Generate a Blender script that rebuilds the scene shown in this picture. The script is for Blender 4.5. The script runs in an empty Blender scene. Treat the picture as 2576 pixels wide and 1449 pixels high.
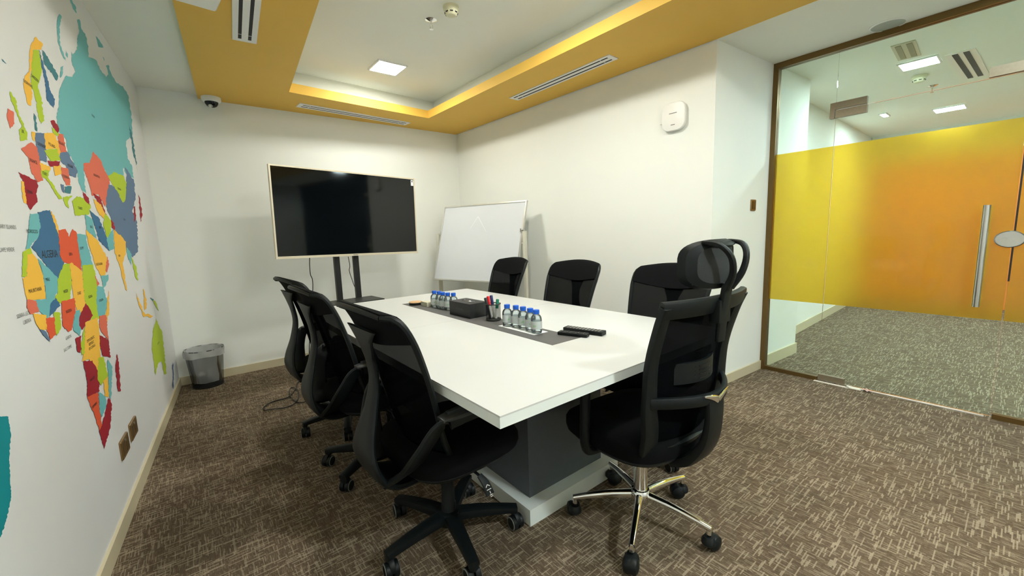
import bpy, bmesh, math, random
from mathutils import Vector, Matrix, Euler
random.seed(7)
S = bpy.context.scene
COL = S.collection
PI = math.pi
# ---------------------------------------------------------------- camera
CAM = Vector((0.1578, -4.6151, 1.249)); FPX = 1029.397
_y, _p, _r = (math.radians(a) for a in (-38.41314, -7.678785, -2.002942))
FWD = Vector((-math.sin(_y)*math.cos(_p), math.cos(_y)*math.cos(_p), math.sin(_p)))
_rt = Vector((math.cos(_y), math.sin(_y), 0)); _up = _rt.cross(FWD)
RT = _rt*math.cos(_r) + _up*math.sin(_r); UP = -_rt*math.sin(_r) + _up*math.cos(_r)
cd = bpy.data.cameras.new('camera'); cam = bpy.data.objects.new('camera', cd); COL.objects.link(cam)
cd.sensor_width = 36; cd.lens = FPX/2576*36; cd.clip_start = .02
cam.matrix_world = Matrix(((RT.x, UP.x, -FWD.x, CAM.x), (RT.y, UP.y, -FWD.y, CAM.y), (RT.z, UP.z, -FWD.z, CAM.z), (0, 0, 0, 1)))
S.camera = cam
# ---------------------------------------------------------------- world, exposure
S.view_settings.view_transform = 'Standard'; S.view_settings.look = 'None'
S.view_settings.gamma = 1; S.view_settings.use_curve_mapping = False
S.view_settings.exposure = 1.42
wd = bpy.data.worlds.new('world'); S.world = wd; wd.use_nodes = True
wd.node_tree.nodes['Background'].inputs[0].default_value = (.9, .95, 1, 1)
wd.node_tree.nodes['Background'].inputs[1].default_value = .15
ROOM_LAMP = 68.0; ROOM_COL = (1, .985, .90)
HALL_LAMP = 70.0; HALL_COL = (.84, 1, 1.02)
# ---------------------------------------------------------------- room measures
W, AW, AM, H = 3.013, -.0413, .083, 2.501
YJ, XG, YJ2, AG = -3.1865, 4.0021, -3.2462, .0186
YB = -7.2                                   # wall behind the camera
def wbx(y): return W + AW*y
def mpx(y): return AM*y
def glx(y): return XG + AG*(y-YJ2)
GS = (YJ2-YJ)/(XG-wbx(YJ))                   # slope of the short wall beside the glass
def gry(x): return YJ + GS*(x-wbx(YJ))
def ray(x, y): return FWD + RT*((x-1288)/FPX) - UP*((y-724)/FPX)
def hit(x, y, n, d):
    n = Vector(n); D = ray(x, y); return CAM + D*((d-n.dot(CAM))/n.dot(D))
def px_z(x, y, z=0): return hit(x, y, (0, 0, 1), z)
def px_map(x, y): return hit(x, y, (1, -AM, 0), 0)
# ---------------------------------------------------------------- materials
def lin(c):
    return tuple((v/12.92 if v <= .04045 else ((v+.055)/1.055)**2.4) for v in (q/255 for q in c))
MATS = {}
def mat(name, col, rough=.5, metal=0, spec=.5, noise=0, nscale=40, bump=0, bscale=200, **kw):
    m = bpy.data.materials.new(name); m.use_nodes = True; nt = m.node_tree; b = nt.nodes['Principled BSDF']
    b.inputs['Base Color'].default_value = (*col, 1); b.inputs['Roughness'].default_value = rough
    b.inputs['Metallic'].default_value = metal; b.inputs['Specular IOR Level'].default_value = spec
    for k, v in kw.items(): b.inputs[k].default_value = v
    tc = nt.nodes.new('ShaderNodeTexCoord')
    if noise:
        n = nt.nodes.new('ShaderNodeTexNoise'); n.inputs['Scale'].default_value = nscale; n.inputs['Detail'].default_value = 4
        nt.links.new(tc.outputs['Object'], n.inputs['Vector'])
        r = nt.nodes.new('ShaderNodeMapRange'); r.inputs['To Min'].default_value = 1-noise; r.inputs['To Max'].default_value = 1+noise
        nt.links.new(n.outputs['Fac'], r.inputs['Value'])
        mx = nt.nodes.new('ShaderNodeVectorMath'); mx.operation = 'SCALE'; mx.inputs[0].default_value = col
        nt.links.new(r.outputs[0], mx.inputs['Scale']); nt.links.new(mx.outputs[0], b.inputs['Base Color'])
    if bump:
        n = nt.nodes.new('ShaderNodeTexNoise'); n.inputs['Scale'].default_value = bscale; n.inputs['Detail'].default_value = 3
        nt.links.new(tc.outputs['Object'], n.inputs['Vector'])
        bp = nt.nodes.new('ShaderNodeBump'); bp.inputs['Strength'].default_value = bump; bp.inputs['Distance'].default_value = .002
        nt.links.new(n.outputs['Fac'], bp.inputs['Height']); nt.links.new(bp.outputs[0], b.inputs['Normal'])
    MATS[name] = m; return m
def emis(name, col, s):
    m = bpy.data.materials.new(name); m.use_nodes = True; b = m.node_tree.nodes['Principled BSDF']
    b.inputs['Base Color'].default_value = (.8, .8, .8, 1)
    b.inputs['Emission Color'].default_value = (*col, 1); b.inputs['Emission Strength'].default_value = s
    MATS[name] = m; return m
def see_through(name, tint, body, fac, gloss=0, rough=.05, fresnel=True):
    """transparent tint mixed with a diffuse body (fac) and a Fresnel gloss"""
    m = bpy.data.materials.new(name); m.use_nodes = True; nt = m.node_tree; nt.nodes.clear()
    out = nt.nodes.new('ShaderNodeOutputMaterial'); t = nt.nodes.new('ShaderNodeBsdfTransparent'); t.inputs[0].default_value = (*tint, 1)
    d = nt.nodes.new('ShaderNodeBsdfDiffuse'); d.inputs[0].default_value = (*body, 1)
    mx = nt.nodes.new('ShaderNodeMixShader'); mx.inputs[0].default_value = fac
    nt.links.new(t.outputs[0], mx.inputs[1]); nt.links.new(d.outputs[0], mx.inputs[2]); last = mx
    if gloss:
        g = nt.nodes.new('ShaderNodeBsdfGlossy'); g.inputs['Roughness'].default_value = rough
        m2 = nt.nodes.new('ShaderNodeMixShader'); nt.links.new(mx.outputs[0], m2.inputs[1]); nt.links.new(g.outputs[0], m2.inputs[2])
        f = nt.nodes.new('ShaderNodeFresnel'); f.inputs[0].default_value = 1.0+gloss; nt.links.new(f.outputs[0], m2.inputs[0]); last = m2
    nt.links.new(last.outputs[0], out.inputs[0]); MATS[name] = m; return m

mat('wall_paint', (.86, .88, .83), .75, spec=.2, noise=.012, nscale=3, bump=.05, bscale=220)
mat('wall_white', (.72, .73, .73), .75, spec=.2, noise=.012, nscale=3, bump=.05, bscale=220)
mat('ceiling_paint', (.86, .87, .79), .8, spec=.2, noise=.01, nscale=2)
mat('orange_paint', lin((230, 186, 84)), .6, spec=.3, noise=.02, nscale=6)
mat('skirting', lin((205, 195, 165)), .5, noise=.03, nscale=20)
mat('white_metal', (.82, .82, .80), .4)
mat('slot_dark', (.012, .013, .015), .7)
mat('white_plastic', (.84, .84, .80), .4)
mat('grey_print', (.25, .25, .24), .6)
mat('bronze', lin((112, 88, 48)), .4, metal=.6, noise=.05, nscale=30)
mat('brass_plate', lin((150, 122, 82)), .35, metal=.7, noise=.08, nscale=60)
mat('steel', (.62, .62, .58), .28, metal=1, noise=.05, nscale=80)
mat('patch_steel', lin((140, 128, 108)), .45, metal=.6, noise=.12, nscale=60)
mat('chrome', (.82, .82, .80), .07, metal=1)
mat('black_plastic', (.005, .0075, .008), .46, spec=.28, noise=.15, nscale=80, bump=.08, bscale=500)
mat('black_fabric', (.004, .0045, .005), .9, spec=.1, noise=.25, nscale=300, bump=.2, bscale=900)
mat('black_gloss', (.006, .007, .009), .12)
mat('tv_screen', (.002, .003, .004), .06, spec=.5)
mat('champagne', lin((224, 214, 190)), .35, metal=.25)
mat('black_steel', (.01, .01, .01), .45)
mat('board_white', (.66, .69, .72), .25, noise=.03, nscale=5)
mat('board_mark', (.76, .78, .80), .4)
mat('aluminium', (.66, .66, .62), .35, metal=.7)
mat('stand_cream', lin((214, 212, 196)), .45)
mat('table_white', (.58, .59, .575), .38, spec=.35, noise=.01, nscale=2)
mat('table_edge', (.78, .83, .80), .45, noise=.02, nscale=30)
mat('charcoal_laminate', lin((78, 84, 90)), .5, noise=.10, nscale=40)
mat('runner_grey', lin((84, 83, 82)), .5, noise=.14, nscale=50)
mat('wheel_grey', lin((126, 128, 122)), .5)
mat('leather_black', (.010, .011, .012), .5, bump=.3, bscale=350)
mat('tissue', (.85, .85, .84), .9)
mat('cap_blue', lin((10, 92, 205)), .4)
mat('print_green', lin((88, 188, 50)), .6)
mat('card_white', (.82, .85, .84), .6)
mat('wood_light', lin((205, 165, 118)), .5, noise=.10, nscale=25)
mat('sponge', lin((205, 202, 180)), .9, noise=.08, nscale=120)
mat('ink_black', (.012, .012, .014), .35); mat('ink_red', lin((225, 28, 40)), .35)
mat('ink_blue', lin((22, 40, 92)), .35); mat('ink_green', lin((10, 118, 92)), .35)
mat('key_grey', lin((150, 150, 145)), .6)
mat('paper', (.80, .80, .80), .85, bump=.4, bscale=60)
mat('cable_black', (.008, .008, .008), .5)
mat('hall_brown', lin((212, 128, 42)), .5, noise=.6, nscale=.9)
mat('hall_dark', lin((70, 42, 20)), .6)
mat('tape', lin((225, 220, 205)), .7); mat('tape_pink', lin((225, 190, 180)), .7)
mat('detector', lin((222, 220, 188)), .5)
emis('room_lamp', ROOM_COL, ROOM_LAMP*.92); emis('room_lamp_soft', ROOM_COL, ROOM_LAMP*.72); emis('cool_lamp', (.80, 1, 1.04), 34); emis('rear_lamp', (.90, 1, 1.0), 170); emis('hall_lamp', HALL_COL, HALL_LAMP)
see_through('mesh_black', (1, 1, 1), (.004, .0045, .005), .83)
see_through('mesh_dense', (1, 1, 1), (.004, .0045, .005), .92)
mat('mesh_grey', (.05, .053, .052), .9, spec=.1, noise=.3, nscale=500)
see_through('wire_mesh', (1, 1, 1), (.012, .013, .014), .42)
see_through('liner', (.96, .97, .97), (.80, .82, .82), .46, gloss=.25, rough=.25)
see_through('glass', (.90, .965, .93), (.5, .6, .55), .02, gloss=.25, rough=.0)
see_through('bottle_plastic', (.95, .98, .99), (.8, .85, .86), .05, gloss=.45, rough=.03)
see_through('bottle_label', (.95, .98, .98), (.80, .86, .85), .62, gloss=.25, rough=.2)
see_through('camera_dome', (.02, .02, .02), (.003, .003, .004), .9, gloss=.5, rough=.05)
see_through('water', (.93, .97, .975), (.75, .82, .84), .10, gloss=.22, rough=.02)
def film_material():
    m = bpy.data.materials.new('yellow_film'); m.use_nodes = True; nt = m.node_tree; nt.nodes.clear()
    out = nt.nodes.new('ShaderNodeOutputMaterial')
    pr = nt.nodes.new('ShaderNodeBsdfPrincipled'); pr.inputs['Base Color'].default_value = (.95, .62, .05, 1)
    pr.inputs['Roughness'].default_value = .30; pr.inputs['IOR'].default_value = 1.25; pr.inputs['Transmission Weight'].default_value = 1
    tr = nt.nodes.new('ShaderNodeBsdfTranslucent'); tr.inputs[0].default_value = (.80, .60, .07, 1)
    df = nt.nodes.new('ShaderNodeBsdfDiffuse'); df.inputs[0].default_value = (.62, .42, .03, 1)
    a = nt.nodes.new('ShaderNodeMixShader'); a.inputs[0].default_value = .45; nt.links.new(tr.outputs[0], a.inputs[1]); nt.links.new(df.outputs[0], a.inputs[2])
    b = nt.nodes.new('ShaderNodeMixShader'); b.inputs[0].default_value = .17; nt.links.new(pr.outputs[0], b.inputs[1]); nt.links.new(a.outputs[0], b.inputs[2])
    nt.links.new(b.outputs[0], out.inputs[0]); MATS['yellow_film'] = m
film_material()
def carpet_material():
    m = bpy.data.materials.new('carpet'); m.use_nodes = True; nt = m.node_tree; N = nt.nodes; L = nt.links
    b = N['Principled BSDF']; b.inputs['Roughness'].default_value = .95; b.inputs['Specular IOR Level'].default_value = .1
    tc = N.new('ShaderNodeTexCoord'); sp = N.new('ShaderNodeSeparateXYZ'); L.new(tc.outputs['Object'], sp.inputs[0])
    def M(op, a, bb=None, c=None):
        n = N.new('ShaderNodeMath'); n.operation = op
        for i, v in enumerate((a, bb, c)):
            if v is None: continue
            if isinstance(v, (int, float)): n.inputs[i].default_value = v
            else: L.new(v, n.inputs[i])
        return n.outputs[0]
    def dashes(along, across, w, ln, thr, seed):
        row = M('FLOOR', M('DIVIDE', across, w))
        wn = N.new('ShaderNodeTexWhiteNoise'); wn.noise_dimensions = '1D'; L.new(M('ADD', row, seed), wn.inputs['W'])
        pos = M('ADD', M('DIVIDE', along, ln), M('MULTIPLY', wn.outputs['Value'], 37.0))
        cell = M('FLOOR', pos); fr = M('FRACT', pos)
        cv = N.new('ShaderNodeCombineXYZ'); L.new(row, cv.inputs[0]); L.new(cell, cv.inputs[1]); cv.inputs[2].default_value = seed
        w2 = N.new('ShaderNodeTexWhiteNoise'); w2.noise_dimensions = '3D'; L.new(cv.outputs[0], w2.inputs['Vector'])
        on = M('GREATER_THAN', w2.outputs['Value'], thr)
        cut = M('LESS_THAN', fr, M('MULTIPLY_ADD', M('FRACT', M('MULTIPLY', w2.outputs['Value'], 91.7)), .7, .3))
        return M('MULTIPLY', on, cut)
    x, y = sp.outputs[0], sp.outputs[1]
    dx = dashes(x, y, .0044, .085, .74, 3.0); dy = dashes(y, x, .0036, .07, .78, 11.0)
    dkx = dashes(x, y, .007, .05, .62, 21.0); dky = dashes(y, x, .0035, .05, .52, 31.0); fine = dashes(y, x, .003, .035, .6, 41.0)
    def noise(sx, sy, det=3):
        cv = N.new('ShaderNodeCombineXYZ'); L.new(M('MULTIPLY', x, sx), cv.inputs[0]); L.new(M('MULTIPLY', y, sy), cv.inputs[1])
        n = N.new('ShaderNodeTexNoise'); n.inputs['Scale'].default_value = 1; n.inputs['Detail'].default_value = det; L.new(cv.outputs[0], n.inputs['Vector']); return n.outputs['Fac']
    big = noise(5, 5); mid = noise(35, 25); fz = noise(500, 400, 2)
    def mixc(f, a, c):
        n = N.new('ShaderNodeMix'); n.data_type = 'RGBA'
        if isinstance(f, float): n.inputs['Factor'].default_value = f
        else: L.new(f, n.inputs['Factor'])
        for k, v in ((6, a), (7, c)):
            if isinstance(v, tuple): n.inputs[k].default_value = (*v, 1)
            else: L.new(v, n.inputs[k])
        return n.outputs[2]
    DK, MD, LT = lin((82, 69, 55)), lin((118, 103, 86)), lin((172, 158, 136))
    c = mixc(mid, DK, MD)
    c = mixc(M('MULTIPLY', dky, .55), c, DK); c = mixc(M('MULTIPLY', fine, .40), c, lin((140, 124, 102)))
    c = mixc(M('MULTIPLY', dkx, .35), c, DK)
    c = mixc(M('MULTIPLY', dy, M('MULTIPLY_ADD', mid, .5, .18)), c, LT)
    c = mixc(M('MULTIPLY', dx, M('MULTIPLY_ADD', big, .6, .25)), c, LT)
    hs = N.new('ShaderNodeHueSaturation'); hs.inputs['Saturation'].default_value = 1; L.new(c, hs.inputs['Color'])
    L.new(M('MULTIPLY_ADD', fz, .7, .65), hs.inputs['Value']); L.new(hs.outputs[0], b.inputs['Base Color'])
    bp = N.new('ShaderNodeBump'); bp.inputs['Strength'].default_value = .35; bp.inputs['Distance'].default_value = .004
    L.new(M('ADD', fz, M('MULTIPLY', M('MAXIMUM', dx, dy), .5)), bp.inputs['Height']); L.new(bp.outputs[0], b.inputs['Normal'])
    MATS['carpet'] = m
carpet_material()
# ---------------------------------------------------------------- mesh helpers
def V(*a): return Vector(a)
def smoothpath(pts, n=6):
    pts = [Vector(p) for p in pts]; out = []
    for i in range(len(pts)-1):
        p0 = pts[max(i-1, 0)]; p1 = pts[i]; p2 = pts[i+1]; p3 = pts[min(i+2, len(pts)-1)]
        for k in range(n):
            t = k/n; out.append(.5*((2*p1)+(p2-p0)*t+(2*p0-5*p1+4*p2-p3)*t*t+(3*p1-p0-3*p2+p3)*t**3))
    out.append(pts[-1]); return out
def lerplist(vals, n):
    out = []
    for i in range(n):
        f = i/(n-1)*(len(vals)-1); k = min(int(f), len(vals)-2); out.append(vals[k]+(vals[k+1]-vals[k])*(f-k))
    return out
class MB:
    def __init__(s): s.v = []; s.f = []; s.fm = []; s.cur = 0
    def add(s, vs, fs):
        o = len(s.v); s.v += [Vector(p) for p in vs]; s.f += [tuple(i+o for i in f) for f in fs]; s.fm += [s.cur]*len(fs); return s
    def mark(s): return len(s.v)
    def xf(s, start, M):
        for i in range(start, len(s.v)): s.v[i] = M @ s.v[i]
        return s
    def box(s, a, b, bev=0, seg=2):
        a, b = Vector(a), Vector(b); lo = Vector(map(min, a, b)); hi = Vector(map(max, a, b))
        bm = bmesh.new(); bmesh.ops.create_cube(bm, size=1)
        for v in bm.verts: v.co = Vector(((lo[k]+hi[k])/2+v.co[k]*(hi[k]-lo[k]) for k in range(3)))
        if bev: bmesh.ops.bevel(bm, geom=bm.edges[:], offset=bev, segments=seg, profile=.7, affect='EDGES')
        s._bm(bm); return s
    def _bm(s, bm):
        bm.verts.index_update(); s.add([v.co.copy() for v in bm.verts], [[v.index for v in f.verts] for f in bm.faces]); bm.free()
    def prism(s, poly, z0, z1):
        n = len(poly); a = sum(poly[i][0]*poly[(i+1) % n][1]-poly[(i+1) % n][0]*poly[i][1] for i in range(n))
        if a < 0: poly = poly[::-1]
        vs = [(p[0], p[1], z0) for p in poly]+[(p[0], p[1], z1) for p in poly]
        s.add(vs, [tuple(range(n-1, -1, -1)), tuple(range(n, 2*n))]+[(i, (i+1) % n, n+(i+1) % n, n+i) for i in range(n)]); return s
    def rings(s, rings, cap=True, close=True):
        n = len(rings[0]); vs = [p for r in rings for p in r]; fs = []
        for i in range(len(rings)-1):
            for k in range(n if close else n-1):
                k2 = (k+1) % n; fs.append((i*n+k, i*n+k2, (i+1)*n+k2, (i+1)*n+k))
        if cap: fs.append(tuple(range(n-1, -1, -1))); fs.append(tuple(range((len(rings)-1)*n, len(rings)*n)))
        s.add(vs, fs); return s
    def lathe(s, prof, seg=24, c=(0, 0, 0), cap=True):
        c = Vector(c); s.rings([[c+V(r*math.cos(2*PI*k/seg), r*math.sin(2*PI*k/seg), z) for k in range(seg)] for r, z in prof], cap); return s
    def sweep(s, path, w, t, side=(0, 1, 0), n=12, k=3.0, smooth=6):
        """rounded strap: w = half widths along `side`, t = half thicknesses"""
        P = smoothpath(path, smooth) if smooth else [Vector(p) for p in path]
        ww = lerplist(w, len(P)) if isinstance(w, (list, tuple)) else [w]*len(P)
        tt = lerplist(t, len(P)) if isinstance(t, (list, tuple)) else [t]*len(P)
        sd = Vector(side); R = []
        for i, p in enumerate(P):
            tg = (P[min(i+1, len(P)-1)]-P[max(i-1, 0)]).normalized()
            nn = tg.cross(sd)
            if nn.length < 1e-4: nn = tg.orthogonal()
            nn.normalize(); ss = nn.cross(tg).normalized(); r = []
            for q in range(n):
                a = 2*PI*q/n; ca, sa = math.cos(a), math.sin(a)
                r.append(p+ss*(ww[i]*math.copysign(abs(ca)**(2/k), ca))+nn*(tt[i]*math.copysign(abs(sa)**(2/k), sa)))
            R.append(r)
        s.rings(R); return s
    def tube(s, path, r, n=10, smooth=5):
        P = smoothpath(path, smooth) if smooth else [Vector(p) for p in path]
        rr = lerplist(r, len(P)) if isinstance(r, (list, tuple)) else [r]*len(P)
        tg0 = (P[1]-P[0]).normalized(); nn = tg0.orthogonal().normalized(); R = []
        for i, p in enumerate(P):
            tg = (P[min(i+1, len(P)-1)]-P[max(i-1, 0)]).normalized()
            nn = (nn-tg*nn.dot(tg)).normalized(); bb = tg.cross(nn)
            R.append([p+nn*(rr[i]*math.cos(2*PI*q/n))+bb*(rr[i]*math.sin(2*PI*q/n)) for q in range(n)])
        s.rings(R); return s
    def loop(s, path, r, n=8):
        P = [Vector(p) for p in path]; m = len(P); R = []; nn = None
        for i, p in enumerate(P):
            tg = (P[(i+1) % m]-P[i-1]).normalized()
            if nn is None: nn = tg.orthogonal().normalized()
            nn = (nn-tg*nn.dot(tg)).normalized(); bb = tg.cross(nn)
            R.append([p+nn*(r*math.cos(2*PI*q/n))+bb*(r*math.sin(2*PI*q/n)) for q in range(n)])
        vs = [q for rr in R for q in rr]
        s.add(vs, [(i*n+k, i*n+(k+1) % n, ((i+1) % m)*n+(k+1) % n, ((i+1) % m)*n+k) for i in range(m) for k in range(n)]); return s
    def shell(s, fn, nu, nv, th):
        """solid sheet from fn(u, v) with u, v in 0..1"""
        g = [[Vector(fn(i/nu, j/nv)) for i in range(nu+1)] for j in range(nv+1)]; F, B = [], []
        for j in range(nv+1):
            for i in range(nu+1):
                du = g[j][min(i+1, nu)]-g[j][max(i-1, 0)]; dv = g[min(j+1, nv)][i]-g[max(j-1, 0)][i]
                nn = du.cross(dv); nn = nn.normalized() if nn.length > 1e-9 else V(0, 0, 1)
                F.append(g[j][i]+nn*th/2); B.append(g[j][i]-nn*th/2)
        n = (nu+1)*(nv+1); w = nu+1; fs = []
        for j in range(nv):
            for i in range(nu):
                a = j*w+i; fs.append((a, a+1, a+w+1, a+w)); fs.append((n+a, n+a+w, n+a+w+1, n+a+1))
        bd = [i for i in range(nu)]+[j*w+nu for j in range(nv)]+[nv*w+i for i in range(nu, 0, -1)]+[j*w for j in range(nv, 0, -1)]
        for k in range(len(bd)):
            a, b = bd[k], bd[(k+1) % len(bd)]; fs.append((b, a, n+a, n+b))
        s.add(F+B, fs); return s
    def build(s, name, m, parent=None, loc=(0, 0, 0), smooth=True, ang=40):
        me = bpy.data.meshes.new(name); me.from_pydata([tuple(p) for p in s.v], [], s.f)
        for k in (m if isinstance(m, (list, tuple)) else [m]): me.materials.append(MATS[k])
        me.polygons.foreach_set('material_index', s.fm)
        bm = bmesh.new(); bm.from_mesh(me); bmesh.ops.recalc_face_normals(bm, faces=bm.faces); bm.to_mesh(me); bm.free()
        if smooth:
            me.polygons.foreach_set('use_smooth', [True]*len(me.polygons)); me.set_sharp_from_angle(angle=math.radians(ang))
        o = bpy.data.objects.new(name, me); COL.objects.link(o); o.location = loc
        if parent: o.parent = parent
        return o
def empty(name, loc=(0, 0, 0), rot=(0, 0, 0)):
    o = bpy.data.objects.new(name, None); COL.objects.link(o); o.location = loc; o.rotation_euler = rot; o.empty_display_size = .1; return o
def tag(o, label, cat, group=None):
    o['label'] = label; o['category'] = cat
    if group: o['group'] = group
    return o
def struct(o, label=None):
    o['kind'] = 'structure'
    if label: o['label'] = label
    return o
def copy_tree(o, parent=None):
    c = o.copy(); COL.objects.link(c); c.parent = parent
    for ch in list(o.children): copy_tree(ch, c)
    return c
def text_obj(txt, size, m, name, parent, M, ext=.0003, align='CENTER'):
    cu = bpy.data.curves.new(name, 'FONT'); cu.body = txt; cu.size = size; cu.align_x = align; cu.align_y = 'CENTER'; cu.extrude = ext; cu.resolution_u = 2
    t = bpy.data.objects.new('tmp', cu); COL.objects.link(t); me = bpy.data.meshes.new_from_object(t)
    bpy.data.objects.remove(t); bpy.data.curves.remove(cu)
    me.materials.clear(); me.materials.append(MATS[m]); me.transform(M)
    o = bpy.data.objects.new(name, me); COL.objects.link(o); o.parent = parent; return o
def frame_matrix(o, xa, ya):
    xa, ya = Vector(xa).normalized(), Vector(ya).normalized(); za = xa.cross(ya)
    return Matrix(((xa.x, ya.x, za.x, o[0]), (xa.y, ya.y, za.y, o[1]), (xa.z, ya.z, za.z, o[2]), (0, 0, 0, 1)))
# ================================================================ THE ROOM
XE = 8.6; YH = -7.4                            # far end and far side of the hall beyond the glass
struct(MB().prism([(-.75, YH), (XE+.1, YH), (XE+.1, .12), (-.75, .12)], -.1, 0).build('floor', 'carpet', smooth=False), 'brown and grey carpet with woven streaks')
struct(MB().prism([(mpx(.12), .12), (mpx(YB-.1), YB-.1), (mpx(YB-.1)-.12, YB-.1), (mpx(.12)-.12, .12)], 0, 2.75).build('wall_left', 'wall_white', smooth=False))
struct(MB().prism([(mpx(0), 0), (wbx(0)+.2, 0), (wbx(0)+.2, .12), (mpx(.12), .12)], 0, 2.75).build('wall_back', 'wall_paint', smooth=False))
XP = 4.68                                      # end of the short wall, beyond the glass
struct(MB().prism([(wbx(0), 0), (wbx(YJ), YJ), (XP, gry(XP)), (XP, -3.07), (XE+.1, -2.99), (XE+.1, .1), (wbx(0), .1)], 0, 2.75).build('wall_right', 'wall_paint', smooth=False))
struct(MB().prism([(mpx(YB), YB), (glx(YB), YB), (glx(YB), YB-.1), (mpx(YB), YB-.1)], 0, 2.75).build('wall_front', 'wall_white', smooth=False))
struct(MB().prism([(XE, -3.0), (XE+.1, -3.0), (XE+.1, YH), (XE, YH)], 2.12, 2.75).build('wall_hall_end', 'wall_paint', smooth=False))
struct(MB().prism([(XE, -3.0), (XE+.1, -3.0), (XE+.1, YH), (XE, YH)], 0, 2.12).build('wall_hall_panelling', 'hall_brown', smooth=False))
struct(MB().prism([(glx(YB), YH), (XE, YH), (XE, YH-.1), (glx(YB), YH-.1)], 0, 2.75).build('wall_hall_side', 'wall_paint', smooth=False))
# --- ceiling
OX0 = lambda y: .40+AM*y                       # map-side edge of the orange soffit
OX1 = lambda y: wbx(y)-.008 if y > YJ else 3.135
HL = lambda y: 1.005+.09*(y+.588); HR = lambda y: 2.37-.022*(y+.483)
hf = lambda x: -.588+(x-1.005)*.0769           # far edge of the opening
YN = -6.65                                     # near edge of the opening
hole = [(HL(-.588), -.588), (HR(-.483), -.483), (HR(YN), YN), (HL(YN), YN)]
outer = [(OX0(0), 0), (OX1(0), 0), (OX1(YB), YB), (OX0(YB), YB)]
wide = [(hole[0][0]-.15, hole[0][1]+.15), (hole[1][0]+.15, hole[1][1]+.15), (hole[2][0]+.15, hole[2][1]-.15), (hole[3][0]-.15, hole[3][1]-.15)]
ZL, ZT = 2.58, 2.73
def q3(p, z): return (p[0], p[1], z)
m = MB(); o2 = [(OX0(0), 0), (OX1(0), 0), (OX1(YJ), YJ), (OX1(YJ-.001), YJ-.001), (OX1(YB), YB), (OX0(YB), YB)]
# underside ring as quads
m.add([q3(p, H) for p in outer[:2]+hole[:2]], [(0, 1, 3, 2)])
m.add([q3(p, H) for p in (o2[1], o2[2], o2[3], o2[4], hole[2], hole[1])], [(0, 1, 2, 3, 4, 5)])
m.add([q3(p, H) for p in (outer[2], outer[3], hole[3], hole[2])], [(0, 1, 2, 3)])
m.add([q3(p, H) for p in (outer[3], outer[0], hole[0], hole[3])], [(0, 1, 2, 3)])
for i in range(4):                             # lit lip around the opening
    a, b = hole[i], hole[(i+1) % 4]; m.add([q3(a, H), q3(b, H), q3(b, ZL), q3(a, ZL)], [(0, 1, 2, 3)])
m.add([q3(outer[3], H), q3(outer[0], H), q3(outer[0], H+.045), q3(outer[3], H+.045)], [(0, 1, 2, 3)])
me_o = m.build('trim_1', 'orange_paint', smooth=False); struct(me_o, 'orange painted dropped soffit around the ceiling recess')
m = MB()
for i in range(4):
    a, b, c, d = hole[i], hole[(i+1) % 4], wide[(i+1) % 4], wide[i]
    m.add([q3(a, ZL), q3(b, ZL), q3(c, ZL), q3(d, ZL)], [(0, 1, 2, 3)])
    m.add([q3(d, ZL), q3(c, ZL), q3(c, ZT), q3(d, ZT)], [(0, 1, 2, 3)])
m.add([q3(p, ZT) for p in wide], [(0, 1, 2, 3)])
m.add([(mpx(0), 0, H+.03), (OX0(0), 0, H+.03), (OX0(YB), YB, H+.03), (mpx(YB), YB, H+.03)], [(0, 1, 2, 3)])
struct(m.build('ceiling', 'ceiling_paint', smooth=False), 'white ceiling of the raised recess')
m = MB().prism([(3.135, YJ+.03), (wbx(YJ), YJ+.03), (XE, -2.9), (XE, YH), (3.135, YH)], H+.001, H+.05)
struct(m.build('ceiling_hall', 'ceiling_paint', smooth=False))
struct(MB().prism([(-.8, YB-.2), (XE+.2, YH-.2), (XE+.2, .2), (-.8, .2)], 2.78, 2.86).build('roof_slab', 'slot_dark', smooth=False))
# --- skirting boards
def skirt(name, a, b, n, h=.075):
    a, b, n = V(*a, 0), V(*b, 0), V(*n, 0).normalized()*.012
    struct(MB().prism([a[:2], b[:2], (b+n)[:2], (a+n)[:2]], 0, h).build(name, 'skirting', smooth=False))
skirt('baseboard_left', (mpx(0), 0), (mpx(YB), YB), (1, -AM)); skirt('baseboard_back', (0.011, 0), (wbx(0), 0), (0, -1))
skirt('baseboard_right', (wbx(0), -.012), (wbx(YJ), YJ), (-1, AW)); skirt('baseboard_short', (wbx(YJ)-.012, gry(wbx(YJ)-.012)), (XG-.03, gry(XG-.03)), (GS, -1))
skirt('baseboard_pier', (XG+.03, gry(XG+.03)), (XP+.012, gry(XP+.012)), (GS, -1), .1); skirt('baseboard_hall', (XP, -3.07), (XE, -2.99), (-.02, -1), .1)
# ================================================================ GLASS PARTITION (plane x = glx(y))
GD = V(AG, 1, 0).normalized(); GN = V(1, -AG, 0).normalized()   # along (towards TV wall) and outwards
def G(s, z, o=0): y = YJ2+s; return V(glx(y), y, z)+GN*o          # s = distance along, negative towards the camera
def gbox(mb, s0, s1, z0, z1, o0, o1):
    p = [G(s0, 0, o0), G(s1, 0, o0), G(s1, 0, o1), G(s0, 0, o1)]; return mb.prism([q[:2] for q in p], z0, z1)
D0, D1, ZD, SE = -.415, -1.312, 2.05, YB-YJ2
win = struct(empty('window_1', G(0, 0)), 'glass partition with bronze frame and yellow film band')
def gpart(name, m, parent, *boxes):
    mb = MB()
    for bx in boxes: gbox(mb, *bx)
    mb.xf(0, Matrix.Translation(-G(0, 0))); return mb.build(name, m, parent, smooth=False)
gpart('frame_head', 'bronze', win, (0, SE, H-.042, H, -.03, .03))
gpart('frame_jamb', 'bronze', win, (0, -.036, 0, H-.042, -.03, .03))
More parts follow.
